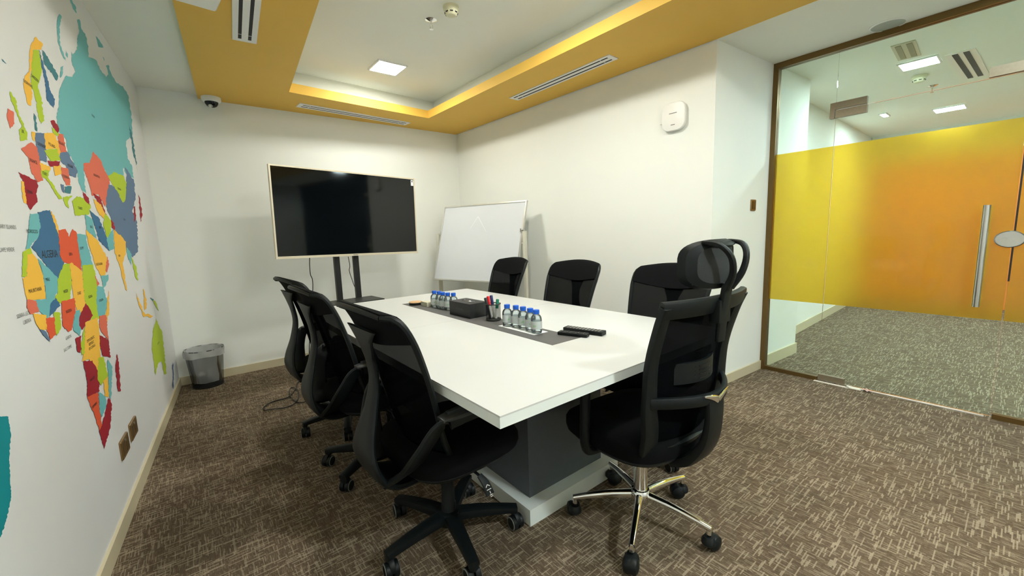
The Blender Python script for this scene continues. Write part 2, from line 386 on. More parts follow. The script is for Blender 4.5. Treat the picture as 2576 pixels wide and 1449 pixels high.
gpart('frame_sill', 'bronze', win, (-.036, D0+.002, 0, .032, -.02, .02)); gpart('frame_sill', 'bronze', win, (D1-.01, SE, 0, .032, -.02, .02))
gpart('pane', 'glass', win, (-.036, D0-.0002, .032, H-.042, -.005, .005))
gpart('pane', 'glass', win, (D1-.006, SE, .032, H-.042, -.005, .005))
gpart('pane', 'glass', win, (D0-.001, D1-.003, ZD+.006, H-.042, -.005, .005))
gpart('film_band', 'yellow_film', win, (-.036, D0-.0005, .617, 1.802, .0055, .0075)); gpart('film_band', 'yellow_film', win, (D1-.008, SE, .617, 1.802, .0055, .0075))
gpart('hinge_patch', 'patch_steel', win, (-.385, D0+.001, 1.998, 2.106, -.016, .016), (D0+.0015, -.595, ZD+.008, 2.106, -.016, .016))
gpart('lock_patch', 'patch_steel', win, (-1.15, D1-.05, ZD+.006, 2.112, -.016, .016))
gpart('lock_strike', 'black_steel', win, (D1-.004, D1-.012, .86, 1.70, -.009, -.0055))
door = struct(empty('door_1', G(0, 0)), 'frameless glass door with yellow film band and tubular steel handle')
gpart('pane', 'glass', door, (D0-.003, D1, .012, ZD, -.005, .005)); gpart('film_band', 'yellow_film', door, (D0-.004, D1+.001, .617, 1.802, .0055, .0075))
gpart('hinge_patch', 'patch_steel', door, (D0-.004, -.597, 1.998, ZD+.001, -.016, .016)); gpart('hinge_patch', 'patch_steel', door, (D0-.004, -.585, .012, .055, -.016, .016))
for o in (-.062, .062):
    mb = MB(); mb.tube([G(-1.205, .70, o), G(-1.205, 1.315, o)], .0165, 16, 1)
    for zz in (.82, 1.21): mb.tube([G(-1.205, zz, 0), G(-1.205, zz, o)], .006, 8, 1)
    mb.xf(0, Matrix.Translation(-G(0, 0))); mb.build('handle', 'steel', door)
mb = MB(); mm = mb.mark(); mb.lathe([(.001, -.018), (.9, -.018), (1, -.012), (1, .012), (.9, .018), (.001, .018)], 28); mb.xf(mm, frame_matrix(G(-1.305, 1.11), GD, (0, 0, 1)) @ Matrix.Diagonal((.062, .05, 1, 1)))
mm = mb.mark(); mb.lathe([(.001, 0), (.012, 0), (.012, .008), (.001, .008)], 14); mb.xf(mm, frame_matrix(G(-1.285, 1.112, -.018), -GD, (0, 0, 1)))
mb.xf(0, Matrix.Translation(-G(0, 0))); mb.build('lock_plate', 'steel', door)
# threshold strip and the scraps of tape by the hinge
o = MB(); gbox(o, -.68, -1.29, 0, .006, -.016, .004); tag(o.build('threshold_strip', 'aluminium', smooth=False), 'thin pale metal strip on the carpet under the glass door', 'floor strip')
o = MB(); gbox(o, -.40, -.62, .0, .0035, -.045, -.018); gbox(o, -.60, -.69, 0, .0035, -.034, .012)
tag(o.build('floor_tape', 'tape', smooth=False), 'torn white tape on the carpet below the door hinge', 'tape')
o = MB().shell(lambda u, v: G(-.70-.045*u, .004+.012*math.sin(u*5+v*3)**2, -.03+.045*v-.01*u), 6, 6, .001)
tag(o.build('tape_scrap', 'tape_pink'), 'crumpled pinkish scrap of tape on the carpet at the door threshold', 'tape')
# ================================================================ CEILING FITTINGS
def slot_vent(c, L, wid, ang, label, z=H, m1='white_metal'):
    r = empty('linear_vent', (c[0], c[1], z), (0, 0, ang)); tag(r, label, 'air vent', 'linear slot air vents')
    f = MB(); a, b = L/2, wid/2; s1, s2 = .011, .026
    for y0, y1 in ((-b, -s2-.009), (-s2+.009+.0, s2-.009), (s2+.009, b)): f.box((-a, y0, -.006), (a, y1, .0))
    for x0, x1 in ((-a, -a+.035), (a-.035, a)):
        for yy in (-s2, s2): f.box((x0, yy-.009, -.006), (x1, yy+.009, 0))
    f.build('vent_frame', m1, r, smooth=False)
    for yy in (-s2, s2):
        g = MB(); g.box((-a+.035, yy-.009, -.0057), (a-.035, yy+.009, -.0005)); g.build('slot', 'slot_dark', r, smooth=False)
        for k in (-1, 1):
            d = MB(); d.box((k*(a-.10)-.002, yy-.009, -.0062), (k*(a-.10)+.002, yy+.009, -.0057)); d.build('divider', m1, r, smooth=False)
slot_vent((.555, -2.01), 1.14, .128, PI/2-.08, 'white linear slot air vent in the orange soffit on the map wall side')
slot_vent((1.705, -.220), 1.14, .128, .084, 'white linear slot air vent in the orange soffit above the television')
slot_vent((2.754, -2.048), 1.14, .112, PI/2+.018, 'white linear slot air vent in the orange soffit beside the whiteboard wall')
def panel_lamp(x, y, z, s, m, label, grp, s2=None):
    r = empty('ceiling_lamp', (x, y, z)); tag(r, label, 'ceiling lamp', grp); a = s/2; b = (s2 or s)/2
    f = MB(); t = .012
    f.box((-a-t, -b-t, -.012), (a+t, -b, 0)); f.box((-a-t, b, -.012), (a+t, b+t, 0)); f.box((-a-t, -b, -.012), (-a, b, 0)); f.box((a, -b, -.012), (a+t, b, 0)); f.build('lamp_frame', 'white_metal', r, smooth=False)
    d = MB(); d.box((-a, -b, -.009), (a, b, -.001)); d.build('diffuser', m, r, smooth=False)
panel_lamp(1.735, -.975, ZT, .235, 'room_lamp_soft', 'lit square ceiling lamp in the raised recess above the table', 'square lamps in the recess')
panel_lamp(1.72, -2.65, ZT, .235, 'room_lamp', 'square recess lamp above the middle of the table', 'square lamps in the recess')
panel_lamp(1.66, -4.35, ZT, .235, 'room_lamp', 'square recess lamp above the camera', 'square lamps in the recess')
panel_lamp(1.60, -6.05, ZT, .235, 'rear_lamp', 'square recess lamp behind the camera', 'square lamps in the recess')
panel_lamp(3.50, -4.60, H+.001, .20, 'cool_lamp', 'cool white ceiling lamp beside the glass, outside the frame', 'cool lamps by the glass')
panel_lamp(4.98, -3.95, H, .215, 'hall_lamp', 'bright square hall lamp just beyond the glass', 'hall lamps')
panel_lamp(7.25, -3.93, H, .24, 'hall_lamp', 'square hall lamp farther beyond the glass', 'hall lamps')
panel_lamp(6.91, -3.42, H, .20, 'hall_lamp', 'narrow lit strip lamp in the hall ceiling by the white wall', 'hall lamps', .05)
panel_lamp(4.98, -5.35, H, .24, 'hall_lamp', 'square hall lamp close to the glass, outside the frame', 'hall lamps')
panel_lamp(4.98, -6.5, H, .24, 'hall_lamp', 'square hall lamp close to the glass at the far side of the hall', 'hall lamps')
panel_lamp(7.25, -5.6, H, .24, 'hall_lamp', 'square hall lamp at the far side of the hall', 'hall lamps')
def sprinkler(x, y, z, label):
    r = empty('sprinkler', (x, y, z)); tag(r, label, 'sprinkler')
    MB().lathe([(.04, 0), (.04, -.003), (.022, -.010), (.012, -.014), (.001, -.014)], 20).build('escutcheon', 'chrome', r)
    b = MB(); b.lathe([(.007, -.012), (.007, -.034)], 10); b.tube([(.006, 0, -.03), (.012, 0, -.045), (.004, 0, -.058)], .002, 6); b.tube([(-.006, 0, -.03), (-.012, 0, -.045), (-.004, 0, -.058)], .002, 6); b.build('body', 'chrome', r)
    MB().lathe([(.001, -.06), (.014, -.061), (.014, -.063), (.001, -.063)], 14).build('deflector', 'chrome', r)
def smoke(x, y, z, label):
    r = empty('smoke_detector', (x, y, z)); tag(r, label, 'smoke detector')
    MB().lathe([(.052, 0), (.052, -.018), (.046, -.022)], 28).build('base', 'detector', r)
    MB().lathe([(.046, -.020), (.046, -.036), (.034, -.052), (.026, -.056), (.001, -.056)], 28).build('sensor_head', 'detector', r)
    for k in range(8):
        s = MB(); i = s.mark(); s.box((.040, -.009, -.045), (.0435, .009, -.036)); s.xf(i, Matrix.Rotation(k*PI/4+.3, 4, 'Z')); s.build('slot', 'slot_dark', r, smooth=False)
sprinkler(1.67, -1.91, ZT, 'small chrome sprinkler head on the recess ceiling'); smoke(1.70, -2.13, ZT, 'cream round smoke detector on the recess ceiling')
sprinkler(5.9, -3.93, H, 'small sprinkler head on the hall ceiling beyond the glass'); smoke(5.41, -3.9, H, 'white smoke detector on the hall ceiling beyond the glass')
def grille(x, y, L, wid, ang, label, m1, m2):
    r = empty('hall_vent', (x, y, H+.001), (0, 0, ang)); tag(r, label, 'air vent'); a, b = L/2, wid/2
    MB().box((-a, -b, -.005), (a, b, 0)).build('vent_plate', m1, r, smooth=False)
    for yy in (-.03, .03): MB().box((-a+.03, yy-.016, -.008), (a-.03, yy+.016, -.005)).build('slot', m2, r, smooth=False)
mat('vent_beige', lin((200, 196, 172)), .5); mat('vent_beige_dark', lin((150, 146, 120)), .6)
grille(4.56, -3.93, .42, .13, .05, 'small beige vent in the hall ceiling nearest the glass', 'vent_beige', 'vent_beige_dark')
grille(5.44, -4.19, .98, .16, -.03, 'hall ceiling vent with two dark slots beyond the glass', 'white_metal', 'slot_dark')
r = empty('ceiling_speaker', (3.885, -3.935, H+.001)); tag(r, 'round white ceiling speaker beside the glass partition head', 'speaker')
MB().lathe([(.098, 0), (.098, -.004), (.086, -.007), (.084, -.004)], 36, cap=False).build('rim', 'white_plastic', r); mat('grille_grey', lin((176, 182, 172)), .7, noise=.15, nscale=400)
MB().lathe([(.085, -.003), (.085, -.0045), (.001, -.006)], 36).build('grille', 'grille_grey', r)
r = empty('dome_camera', (.487, -.095, H)); tag(r, 'white dome security camera with black eye in the soffit corner', 'security camera')
MB().lathe([(.072, 0), (.072, -.026), (.064, -.036), (.052, -.040)], 32).build('housing', 'white_plastic', r)
MB().lathe([(.05, -.038), (.047, -.055), (.036, -.072), (.02, -.081), (.001, -.084)], 28).build('dome', 'camera_dome', r)
b = MB(); i = b.mark(); b.lathe([(.018, 0), (.018, .03), (.012, .034), (.001, .034)], 16); b.xf(i, Matrix.Translation((0, -.005, -.058)) @ Euler((2.2, 0, -.6)).to_matrix().to_4x4()); b.build('lens', 'steel', r)
p = px_z(540, 18, H-.02)
b = MB(); b.box((-.42, -.36, -.045), (0, 0, 0), .02, 3); i = 0; b.xf(0, Matrix.Rotation(.1, 4, 'Z'))
o = b.build('ceiling_unit', 'white_plastic', loc=(p.x+.005, p.y+.0, H)); tag(o, 'white rounded device fixed under the orange soffit, cut by the top edge', 'ceiling device')
# ================================================================ WALL FITTINGS
def rrect(w, h, r, n=6):
    out = []
    for cx, cy, a0 in ((w/2-r, h/2-r, 0), (-w/2+r, h/2-r, PI/2), (-w/2+r, -h/2+r, PI), (w/2-r, -h/2+r, 1.5*PI)):
        for k in range(n+1): a = a0+PI/2*k/n; out.append((cx+r*math.cos(a), cy+r*math.sin(a)))
    return out
def plate(mb, w, h, r, layers, n=6):
    mb.rings([[V(x*s, y*s, z) for x, y in rrect(w, h, r, n)] for s, z in layers]); return mb
# wireless access point on the whiteboard wall
n_wb = V(-1, AW, 0).normalized(); d_wb = V(AW, 1, 0).normalized()*-1
r = empty('access_point', (wbx(-2.90), -2.90, 2.062)); tag(r, 'white rounded square wireless access point on the wall', 'access point')
Mw = frame_matrix((0, 0, 0), d_wb, (0, 0, 1))
b = plate(MB(), .185, .205, .06, [(.8, .0), (.86, .006), (.97, .012), (1, .022), (1, .030), (.96, .038), (.86, .041)]); b.xf(0, Mw); b.build('housing', 'white_plastic', r)
for zz, ww in ((.022, .06), (-.06, .032)):
    b = MB(); b.box((-ww/2, zz-.003, .0412), (ww/2, zz+.003, .042)); b.xf(0, Mw); b.build('printed_mark', 'grey_print', r, smooth=False)
b = MB(); b.tube([(-.09, -.03, .012), (-.115, -.028, .012)], .006, 8, 1); b.xf(0, Mw); b.build('plug', 'white_plastic', r)
n_g = V(GS, -1, 0).normalized(); d_g = V(1, GS, 0).normalized()
def wall_plate(name, p, xd, w, h, m, label, cat, extra, grp=None):
    r = empty(name, p); tag(r, label, cat, grp); Mm = frame_matrix((0, 0, 0), xd, (0, 0, 1))
    b = plate(MB(), w, h, .006, [(1, 0), (1, .006), (.96, .009)], 3); b.xf(0, Mm); b.build('plate', m, r)
    for nm, x0, x1, z0, z1, t, mm in extra:
        c = MB(); c.box((x0, z0, .0085), (x1, z1, t)); c.xf(0, Mm); c.build(nm, mm, r, smooth=False)
wall_plate('light_switch', V(3.73, gry(3.73), 1.40), d_g, .075, .088, 'brass_plate', 'small bronze light switch on the short wall beside the glass', 'light switch', [('rocker', -.022, .022, -.03, .03, .014, 'bronze')])
wall_plate('wall_socket', V(3.353, gry(3.353), .382), d_g, .15, .088, 'white_plastic', 'white double wall socket low on the short wall behind the headrest chair', 'wall socket', [('outlet', -.06, -.01, -.03, .03, .011, 'white_metal'), ('outlet', .01, .06, -.03, .03, .011, 'white_metal')])
d_m = V(AM, 1, 0).normalized()
for yy, zz, lb in ((-2.02, .312, 'bronze wall socket under the map, nearer the camera'), (-1.815, .318, 'bronze wall socket under the map, nearer the waste bin')):
    wall_plate('wall_socket', V(mpx(yy), yy, zz), d_m, .145, .088, 'brass_plate', lb, 'wall socket', [('outlet', -.055, -.008, -.03, .03, .0105, 'bronze'), ('outlet', .008, .055, -.03, .03, .0105, 'bronze'), ('switch_toggle', -.006, .006, .022, .032, .013, 'steel')], 'bronze wall sockets')
# ================================================================ CONFERENCE TABLE
TX0, TX1, TY0, TY1, TZ = .785, 2.175, -3.75, -1.395, .75
TC = V((TX0+TX1)/2, (TY0+TY1)/2, 0); SEAM = -2.552
tb = empty('conference_table', TC); tag(tb, 'large white conference table with dark grey centre panel and pedestal', 'table')
def tpart(name, m, boxes, bev=0, smooth=False):
    b = MB()
    for lo, hi in boxes: b.box(V(*lo)-TC, V(*hi)-TC, bev)
    return b.build(name, m, tb, smooth=smooth)
RX0, RX1, RY0, RY1 = 1.384, 1.570, -3.342, -1.742
for y0, y1 in ((TY0, SEAM-.0008), (SEAM+.0008, TY1)):
    ry = (max(y0, RY0), min(y1, RY1)); bx = [((TX0+.001, y0, .745), (RX0-.001, y1, TZ)), ((RX1+.001, y0, .745), (TX1-.001, y1, TZ))]
    bx.append(((RX0-.001, y0, .745), (RX1+.001, RY0-.001, TZ)) if y0 < RY0 else ((RX0-.001, RY1+.001, .745), (RX1+.001, y1, TZ)))
    tpart('table_top', 'table_white', bx)
    tpart('edge_band', 'table_edge', [((TX0, y0, .713), (TX1, y1, .7449))])
tpart('centre_panel', 'runner_grey', [((RX0, RY0, .746), (RX1, RY1, TZ+.0004))])
PX0, PX1, PY0 = 1.185, 1.785, -3.39; PY1 = 2*TC.y-PY0
tpart('plinth', 'table_edge', [((PX0, PY0, 0), (PX1, PY1, .075))])
tpart('pedestal', 'charcoal_laminate', [((PX0+.055, PY0+.065, .075), (PX1-.055, PY1-.065, .713))])
# ================================================================ CHAIRS
def caster(parent, x, z, rot, ball=False):
    b = MB(); r = .03
    b.tube([(x, 0, z), (x, 0, .055)], .0075, 8, 1)
    k = b.mark()
    if ball:
        b.cur = 0; b.lathe([(.001, .062), (.018, .060), (.027, .048), (.028, .034), (.02, .026), (.001, .026)], 14, (0, 0, 0))
        for s in (-1, 1):
            q = b.mark(); b.lathe([(.029, -.016), (.031, 0), (.028, .010), (.018, .016), (.001, .019)], 18); b.xf(q, Matrix.Translation((-.022, s*.012, .031)) @ Euler((-s*PI/2, 0, 0)).to_matrix().to_4x4())
    else:
        b.sweep([(.012, 0, .066), (-.012, 0, .064), (-.03, 0, .050), (-.036, 0, .03)], [.011, .012, .011, .009], [.012, .01, .008, .005], (0, 1, 0), 8, 3, 3)
        for s in (-1, 1):
            q = b.mark(); b.lathe([(.0285, .004), (.030, .008), (.030, .022), (.027, .0245), (.001, .0245)], 18); 
            b.cur = 1; b.lathe([(.0245, .0246), (.0285, .0244), (.0265, .0262), (.0235, .0262)], 18, cap=False); b.cur = 0
            b.xf(q, Matrix.Translation((-.012, 0, .030)) @ Euler((-s*PI/2, 0, 0)).to_matrix().to_4x4())
    b.xf(k, Matrix.Translation((x, 0, 0)) @ Matrix.Rotation(rot, 4, 'Z'))
    return b.build('caster', ['black_plastic', 'wheel_grey'], parent)
def superring(cx, ax, ay, z, k=3.4, n=40, tilt=0):
    R = []
    for q in range(n):
        a = 2*PI*q/n; c, s = math.cos(a), math.sin(a); x = math.copysign(abs(c)**(2/k), c)*ax; R.append(V(cx+x, math.copysign(abs(s)**(2/k), s)*ay, z+tilt*x))
    return R
def cushion(mb, cx, ax, ay, z0, z1, dip=.006, drop=0):
    L = [(.90, z0), (.97, z0+.008), (1, z0+(z1-z0)*.4), (.995, z1-.022), (.96, z1-.008), (.88, z1-.001), (.6, z1), (.3, z1-dip), (.02, z1-dip)]
    mb.rings([superring(cx, ax*s, ay*s, z) for s, z in L])
    return mb
def mesh_chair():
    r = empty('office_chair')
    c = cushion(MB(), .02, .245, .25, .405, .485)
    for v in c.v:
        if v.x > .15: v.z -= (v.x-.15)**2*1.6
    c.build('seat', 'black_fabric', r)
    MB().rings([superring(.02, .225*s, .225*s, z) for s, z in ((.7, .372), (.96, .385), (1, .398), (.98, .407))]).build('seat_pan', 'black_plastic', r)
    # backrest sheet: leans back, hollow across, rolls backwards at the top
    prof = smoothpath([V(-.150, 0, .475), V(-.175, 0, .56), V(-.195, 0, .66), V(-.222, 0, .78), V(-.258, 0, .90), V(-.285, 0, .972), V(-.312, 0, 1.016), V(-.342, 0, 1.026)], 8)
    _ls = [0.0]
    for a_, b_ in zip(prof, prof[1:]): _ls.append(_ls[-1]+(b_-a_).length)
    def at(v):
        d = v*_ls[-1]
        for k in range(len(prof)-1):
            if d <= _ls[k+1]+1e-9: return prof[k].lerp(prof[k+1], (d-_ls[k])/max(1e-9, _ls[k+1]-_ls[k]))
        return prof[-1].copy()
    def hw(t): return (.195+.045*min(1, t/.75))*(1-.20*max(0, (t-.84)/.16)**2.5)
    def back(u, v):
        p = at(v); a = 2*u-1
        zz = p.z - (.020*a*a*max(0, (v-.70)/.30)) ; w = hw(v)
        return V(p.x+.055*a*a*(1-.35*v), a*w, zz)
    VB = .79
    MB().shell(lambda u, v: back(u, v*VB), 16, 20, .006).build('backrest', 'mesh_black', r)
    MB().shell(lambda u, v: back(u, (VB-.06*math.sin(u*PI)-.012)*(1-v)+v), 16, 12, .024).build('top_pad', 'black_fabric', r)
    path = [back(1, i/24) for i in range(25)]; b = MB(); b.tube([back(i/16, 0)+V(0, 0, 0) for i in range(17)], .011, 8, 1); b.tube(path, .011, 8, 1); b.tube([back(0, i/24) for i in range(25)], .011, 8, 1); b.tube([back(i/16, 1) for i in range(17)], .0095, 8, 1); b.build('back_rim', 'black_plastic', r)
    # rear spine: T head at the top, waist, wide belly, foot running under the seat
    sp = [(-.300, 0, .945), (-.292, 0, .90), (-.275, 0, .83), (-.268, 0, .75), (-.288, 0, .65), (-.318, 0, .55), (-.322, 0, .48), (-.292, 0, .41), (-.22, 0, .372), (-.08, 0, .362)]
    MB().sweep(sp, [.130, .070, .034, .032, .046, .080, .110, .120, .105, .07], [.006, .008, .011, .012, .013, .013, .014, .016, .017, .013], (0, 1, 0), 14, 3, 6).build('spine', 'black_plastic', r)
    for s in (-1, 1):
        a = MB(); a.sweep([(-.255, s*.085, .405), (-.235, s*.165, .47), (-.205, s*.228, .56), (-.165, s*.262, .632), (-.10, s*.268, .648), (.06, s*.268, .650)], [.055, .046, .036, .032, .034, .034], [.012, .011, .010, .009, .008, .008], (1, 0, .25), 10, 3, 5)
        ar = a.build('armrest', 'black_plastic', r)
        p = MB(); p.sweep([(-.165, s*.268, .657), (-.1, s*.268, .660), (.02, s*.268, .660), (.095, s*.268, .656)], [.022, .036, .036, .024], [.006, .008, .008, .005], (0, 1, 0), 10, 4, 4); p.build('arm_pad', 'arm_grey', ar)
    b = MB(); b.box((-.10, -.075, .335), (.11, .075, .375), .012); b.build('tilt_mechanism', 'black_plastic', r)
    b = MB(); b.tube([(.02, -.07, .352), (.03, -.16, .345), (.035, -.20, .335)], .0055, 8); b.sweep([(.03, -.19, .345), (.04, -.215, .318), (.045, -.235, .28)], [.012, .017, .019], .005, (1, 0, 0), 8, 3, 3); lv = b.build('lever', 'black_plastic', r)
    wm = MB()
    for x0, y0, x1, y1 in ((-.010, .0, .010, .0), (-.009, .010, 0, .018), (.009, .010, 0, .018), (0, -.006, 0, -.016), (-.006, -.020, .006, -.020), (-.006, -.026, .006, -.026)):
        d = V(x1-x0, y1-y0, 0).normalized(); n = V(-d.y, d.x, 0)*.0012; a, c = V(x0, y0, 0), V(x1, y1, 0); wm.add([a+n, a-n, c-n, c+n], [(0, 1, 2, 3)])
    wm.xf(0, frame_matrix((.042, -.2325, .302), (1, 0, 0), V(-.005, .02, .038))); wm.build('lever_mark', 'white_plastic', lv)
    MB().lathe([(.014, .24), (.014, .34)], 16).build('piston', 'chrome', r)
    MB().lathe([(.03, .085), (.03, .15), (.027, .155), (.026, .265), (.021, .27)], 20).build('gas_column', 'black_plastic', r)
    MB().lathe([(.03, .062), (.05, .07), (.052, .10), (.045, .118), (.03, .122)], 20).build('hub', 'black_plastic', r)
    for k in range(5):
        l = MB(); l.sweep([(.03, 0, .098), (.12, 0, .098), (.21, 0, .092), (.285, 0, .084)], [.030, .027, .023, .021], [.020, .019, .016, .012], (0, 1, 0), 10, 5, 2)
        l.sweep([(.27, 0, .090), (.275, 0, .062)], [.02, .018], [.016, .014], (0, 1, 0), 10, 4, 1)
        lo = l.build('leg', 'black_plastic', r); lo.rotation_euler.z = k*2*PI/5
        caster(lo, .272, .075, .7+1.9*k)
    return r
mat('arm_grey', (.030, .032, .033), .30, noise=.1, nscale=100)
def spin(r, ang):                                # turn the five-star foot
    ls = [c for c in r.children if c.name.startswith('leg')]
    for k, c in enumerate(ls): c.rotation_euler.z = ang + k*2*PI/5
proto = mesh_chair()
CH = [((.90, -3.205), 2, 42, 'black mesh office chair on the map wall side of the table, nearest the camera'),
      ((.880, -2.45), 1, -2, 'black mesh office chair on the map wall side, second from the camera'),
      ((.914, -1.82), 4, 36, 'black mesh office chair on the map wall side, nearest the television'),
      ((2.10, -1.80), 174, 20, 'black mesh office chair in front of the whiteboard'),
      ((2.09, -2.575), 178, 50, 'middle black mesh office chair along the plain white wall side of the table'),
      ((2.112, -3.335), 181, 28, 'black mesh office chair partly hidden behind the headrest chair')]
for i, (xy, rz, base, lb) in enumerate(CH):
    o = proto if i == 0 else copy_tree(proto)
    o.location = (*xy, 0); o.rotation_euler.z = math.radians(rz); spin(o, math.radians(base-rz)); tag(o, lb, 'chair', 'black mesh chairs around the table')
def headrest_chair():
    r = empty('executive_chair')
    c = cushion(MB(), .03, .25, .255, .40, .49)
    for v in c.v:
        if v.x > .15: v.z -= (v.x-.15)**2*1.8
    c.build('seat', 'black_fabric', r)
    MB().rings([superring(.03, .235*s, .235*s, z) for s, z in ((.75, .372), (.97, .385), (1, .396), (.99, .404))]).build('seat_pan', 'black_plastic', r)
    # back plane: t = height 0..1
    pr = smoothpath([V(-.165, 0, .40), V(-.205, 0, .46), V(-.232, 0, .56), V(-.240, 0, .68), V(-.250, 0, .80), V(-.285, 0, .93), V(-.312, 0, 1.0)], 8)
    def P(t):
        f = max(0, min(1, t))*(len(pr)-1); k = min(int(f), len(pr)-2); return pr[k].lerp(pr[k+1], f-k)
    def hw(t): return .165+.07*min(1, t/.42) if t < .42 else .235+.015*(t-.42)/.58
    def B(a, t, o=0): p = P(t); return V(p.x+.045*a*a+o, a*hw(t), p.z)
    def rail(name, pts, w, th, mt='black_plastic', side=(0, 1, 0)): return MB().sweep(pts, w, th, side, 12, 4, 3).build(name, mt, r)
    for s in (-1, 1):
        MB().sweep([B(s*.93, t/14, -.004) for t in range(1, 15)], [.040, .040, .036, .030, .027, .026, .026], .014, (0, 1, 0), 12, 4, 2).build('back_frame_rail', 'black_plastic', r)
    rail('back_top_rail', [B(a/6, .955, -.004) for a in range(-6, 7)], .030, .014, side=(-.25, 0, 1))
    b = MB().shell(lambda u, v: B((2*u-1)*.96, .02+v*.17, -.006), 18, 6, .03); b.build('lower_shell', 'black_plastic', r)
    MB().shell(lambda u, v: B((2*u-1)*.90, .12+v*.82, .004), 18, 20, .006).build('backrest', 'mesh_dense', r)
    # lumbar yoke with badge and central strut
    yk = [B(a/8*.95, .47, -.012-.062*math.cos(a/8*PI/2)) for a in range(-8, 9)]
    rail('lumbar_yoke', yk, .020, .011, side=(0, 0, 1))
    MB().sweep([(-.175, 0, .365), (-.24, 0, .40), (-.292, 0, .48), (-.310, 0, .57), (-.310, 0, .655)], [.060, .058, .050, .046, .050], [.022, .022, .018, .014, .012], (0, 1, 0), 12, 4, 5).build('strut', 'black_plastic', r)
    lp = MB().shell(lambda u, v: V(-.262+.035*(2*u-1)**2, (2*u-1)*.12, .705+v*.075), 14, 4, .012).build('lumbar_pad', 'black_plastic', r)
    for k in range(4):
        for s in range(3):
            MB().shell(lambda u, v: V(-.269+.035*(2*((s+.12+u*.76)/3)-1)**2, (2*((s+.12+u*.76)/3)-1)*.10, .716+k*.015+v*.004), 5, 1, .003).build('slot', 'black_gloss', lp)
    b = MB()
    for s in (-1, 1): b.sweep([(-.326, 0, .652), (-.3245, s*.035, .668), (-.317, s*.075, .676)], [.013, .009, .003], .003, (0, 0, 1), 8, 2, 4)
    b.build('badge', 'chrome', r)
    # headrest
    hs = MB(); hs.box((-.338, -.035, .925), (-.30, .035, 1.005), .008); hs.sweep([(-.322, 0, .86), (-.328, 0, .95), (-.338, 0, 1.03), (-.345, 0, 1.06)], [.022, .024, .024, .026], [.008, .010, .010, .011], (0, 1, 0), 10, 4, 4); hs.build('headrest_stem', 'black_plastic', r)
    arm = MB()
    for s in (-1, 1): arm.sweep([(-.345, s*.012, 1.045), (-.372, s*.028, 1.095), (-.375, s*.048, 1.15), (-.350, s*.070, 1.187), (-.300, s*.082, 1.197)], [.011, .010, .010, .012, .014], [.012, .010, .009, .008, .006], (0, 1, 0), 10, 3, 5)
    arm.sweep([(-.306, -.085, 1.192), (-.33, 0, 1.188), (-.306, .085, 1.192)], .016, .006, (1, 0, .2), 8, 3, 4); arm.build('headrest_arm', 'black_plastic', r)
    def HB(a, zz): return V(-.312+.070*a*a-.012*math.cos((zz-1.125)*18), a*.150, zz)
    ring = []
    for k in range(40):
        an = 2*PI*k/40; c, s = math.cos(an), math.sin(an); a = math.copysign(abs(c)**.62, c); zz = 1.122+.078*math.copysign(abs(s)**.62, s); ring.append(HB(a*.93, zz))
    inner = [ring[k].lerp(V(-.30, 0, 1.122), .0) for k in range(40)]
    rings = []
    for (dx, sc) in ((-.014, 1.0), (-.016, .80), (.006, .76), (.014, 1.0), (.002, 1.07)):
        rr = []
        for k in range(40):
            an = 2*PI*k/40; c, s = math.cos(an), math.sin(an); a = math.copysign(abs(c)**.62, c)*sc*.93; zz = 1.122+.078*math.copysign(abs(s)**.62, s)*sc
            rr.append(HB(a, zz)+V(dx, 0, 0))
        rings.append(rr)
    rings.append(rings[0]); MB().rings(rings, cap=False).build('headrest_frame', 'black_plastic', r)
    MB().shell(lambda u, v: HB((2*u-1)*.76, 1.122+(2*v-1)*.062)+V(-.006, 0, 0), 14, 8, .012).build('headrest_pad', 'mesh_grey', r)
    for s in (-1, 1):
        a = MB(); a.tube([(.04, s*.16, .385), (.04, s*.235, .385), (.045, s*.275, .405), (.04, s*.285, .50), (.03, s*.288, .665)], [.017, .017, .018, .019, .020], 12, 5); ar = a.build('armrest', 'black_plastic', r)
        p = MB(); dx = -.05 if s < 0 else .07; p.sweep([(-.11+dx, s*.29, .682), (-.06+dx, s*.29, .686), (.06+dx, s*.29, .686), (.13+dx, s*.29, .680)], [.024, .042, .042, .026], [.010, .012, .012, .008], (0, 1, 0), 12, 4, 4); p.build('arm_pad', 'arm_grey', ar)
    b = MB(); b.box((-.15, -.08, .335), (.12, .08, .375), .012); b.build('tilt_mechanism', 'black_plastic', r)
    MB().lathe([(.014, .28), (.014, .345)], 18).build('piston', 'chrome', r); MB().lathe([(.030, .290), (.030, .302), (.022, .308)], 20).build('collar', 'black_plastic', r)
    MB().lathe([(.026, .09), (.029, .15), (.029, .29)], 24).build('gas_column', 'chrome', r)
    MB().lathe([(.024, .085), (.038, .095), (.044, .11), (.044, .135), (.036, .148), (.028, .15)], 24).build('hub', 'chrome', r)
    for k in range(5):
        l = MB(); l.sweep([(.03, 0, .122), (.12, 0, .118), (.21, 0, .108), (.285, 0, .095)], [.017, .015, .013, .011], [.020, .018, .014, .011], (0, 1, 0), 12, 2.4, 3); l.tube([(.278, 0, .100), (.278, 0, .07)], .010, 10, 1)
        lo = l.build('leg', 'chrome', r); lo.rotation_euler.z = k*2*PI/5; caster(lo, .278, .075, .5+1.3*k, True)
    return r
ec = headrest_chair(); ec.location = (1.572, -3.668, 0); ec.rotation_euler.z = math.radians(86); spin(ec, math.radians(64-86))
tag(ec, 'black high-back office chair with headrest and chrome five-star foot', 'chair')
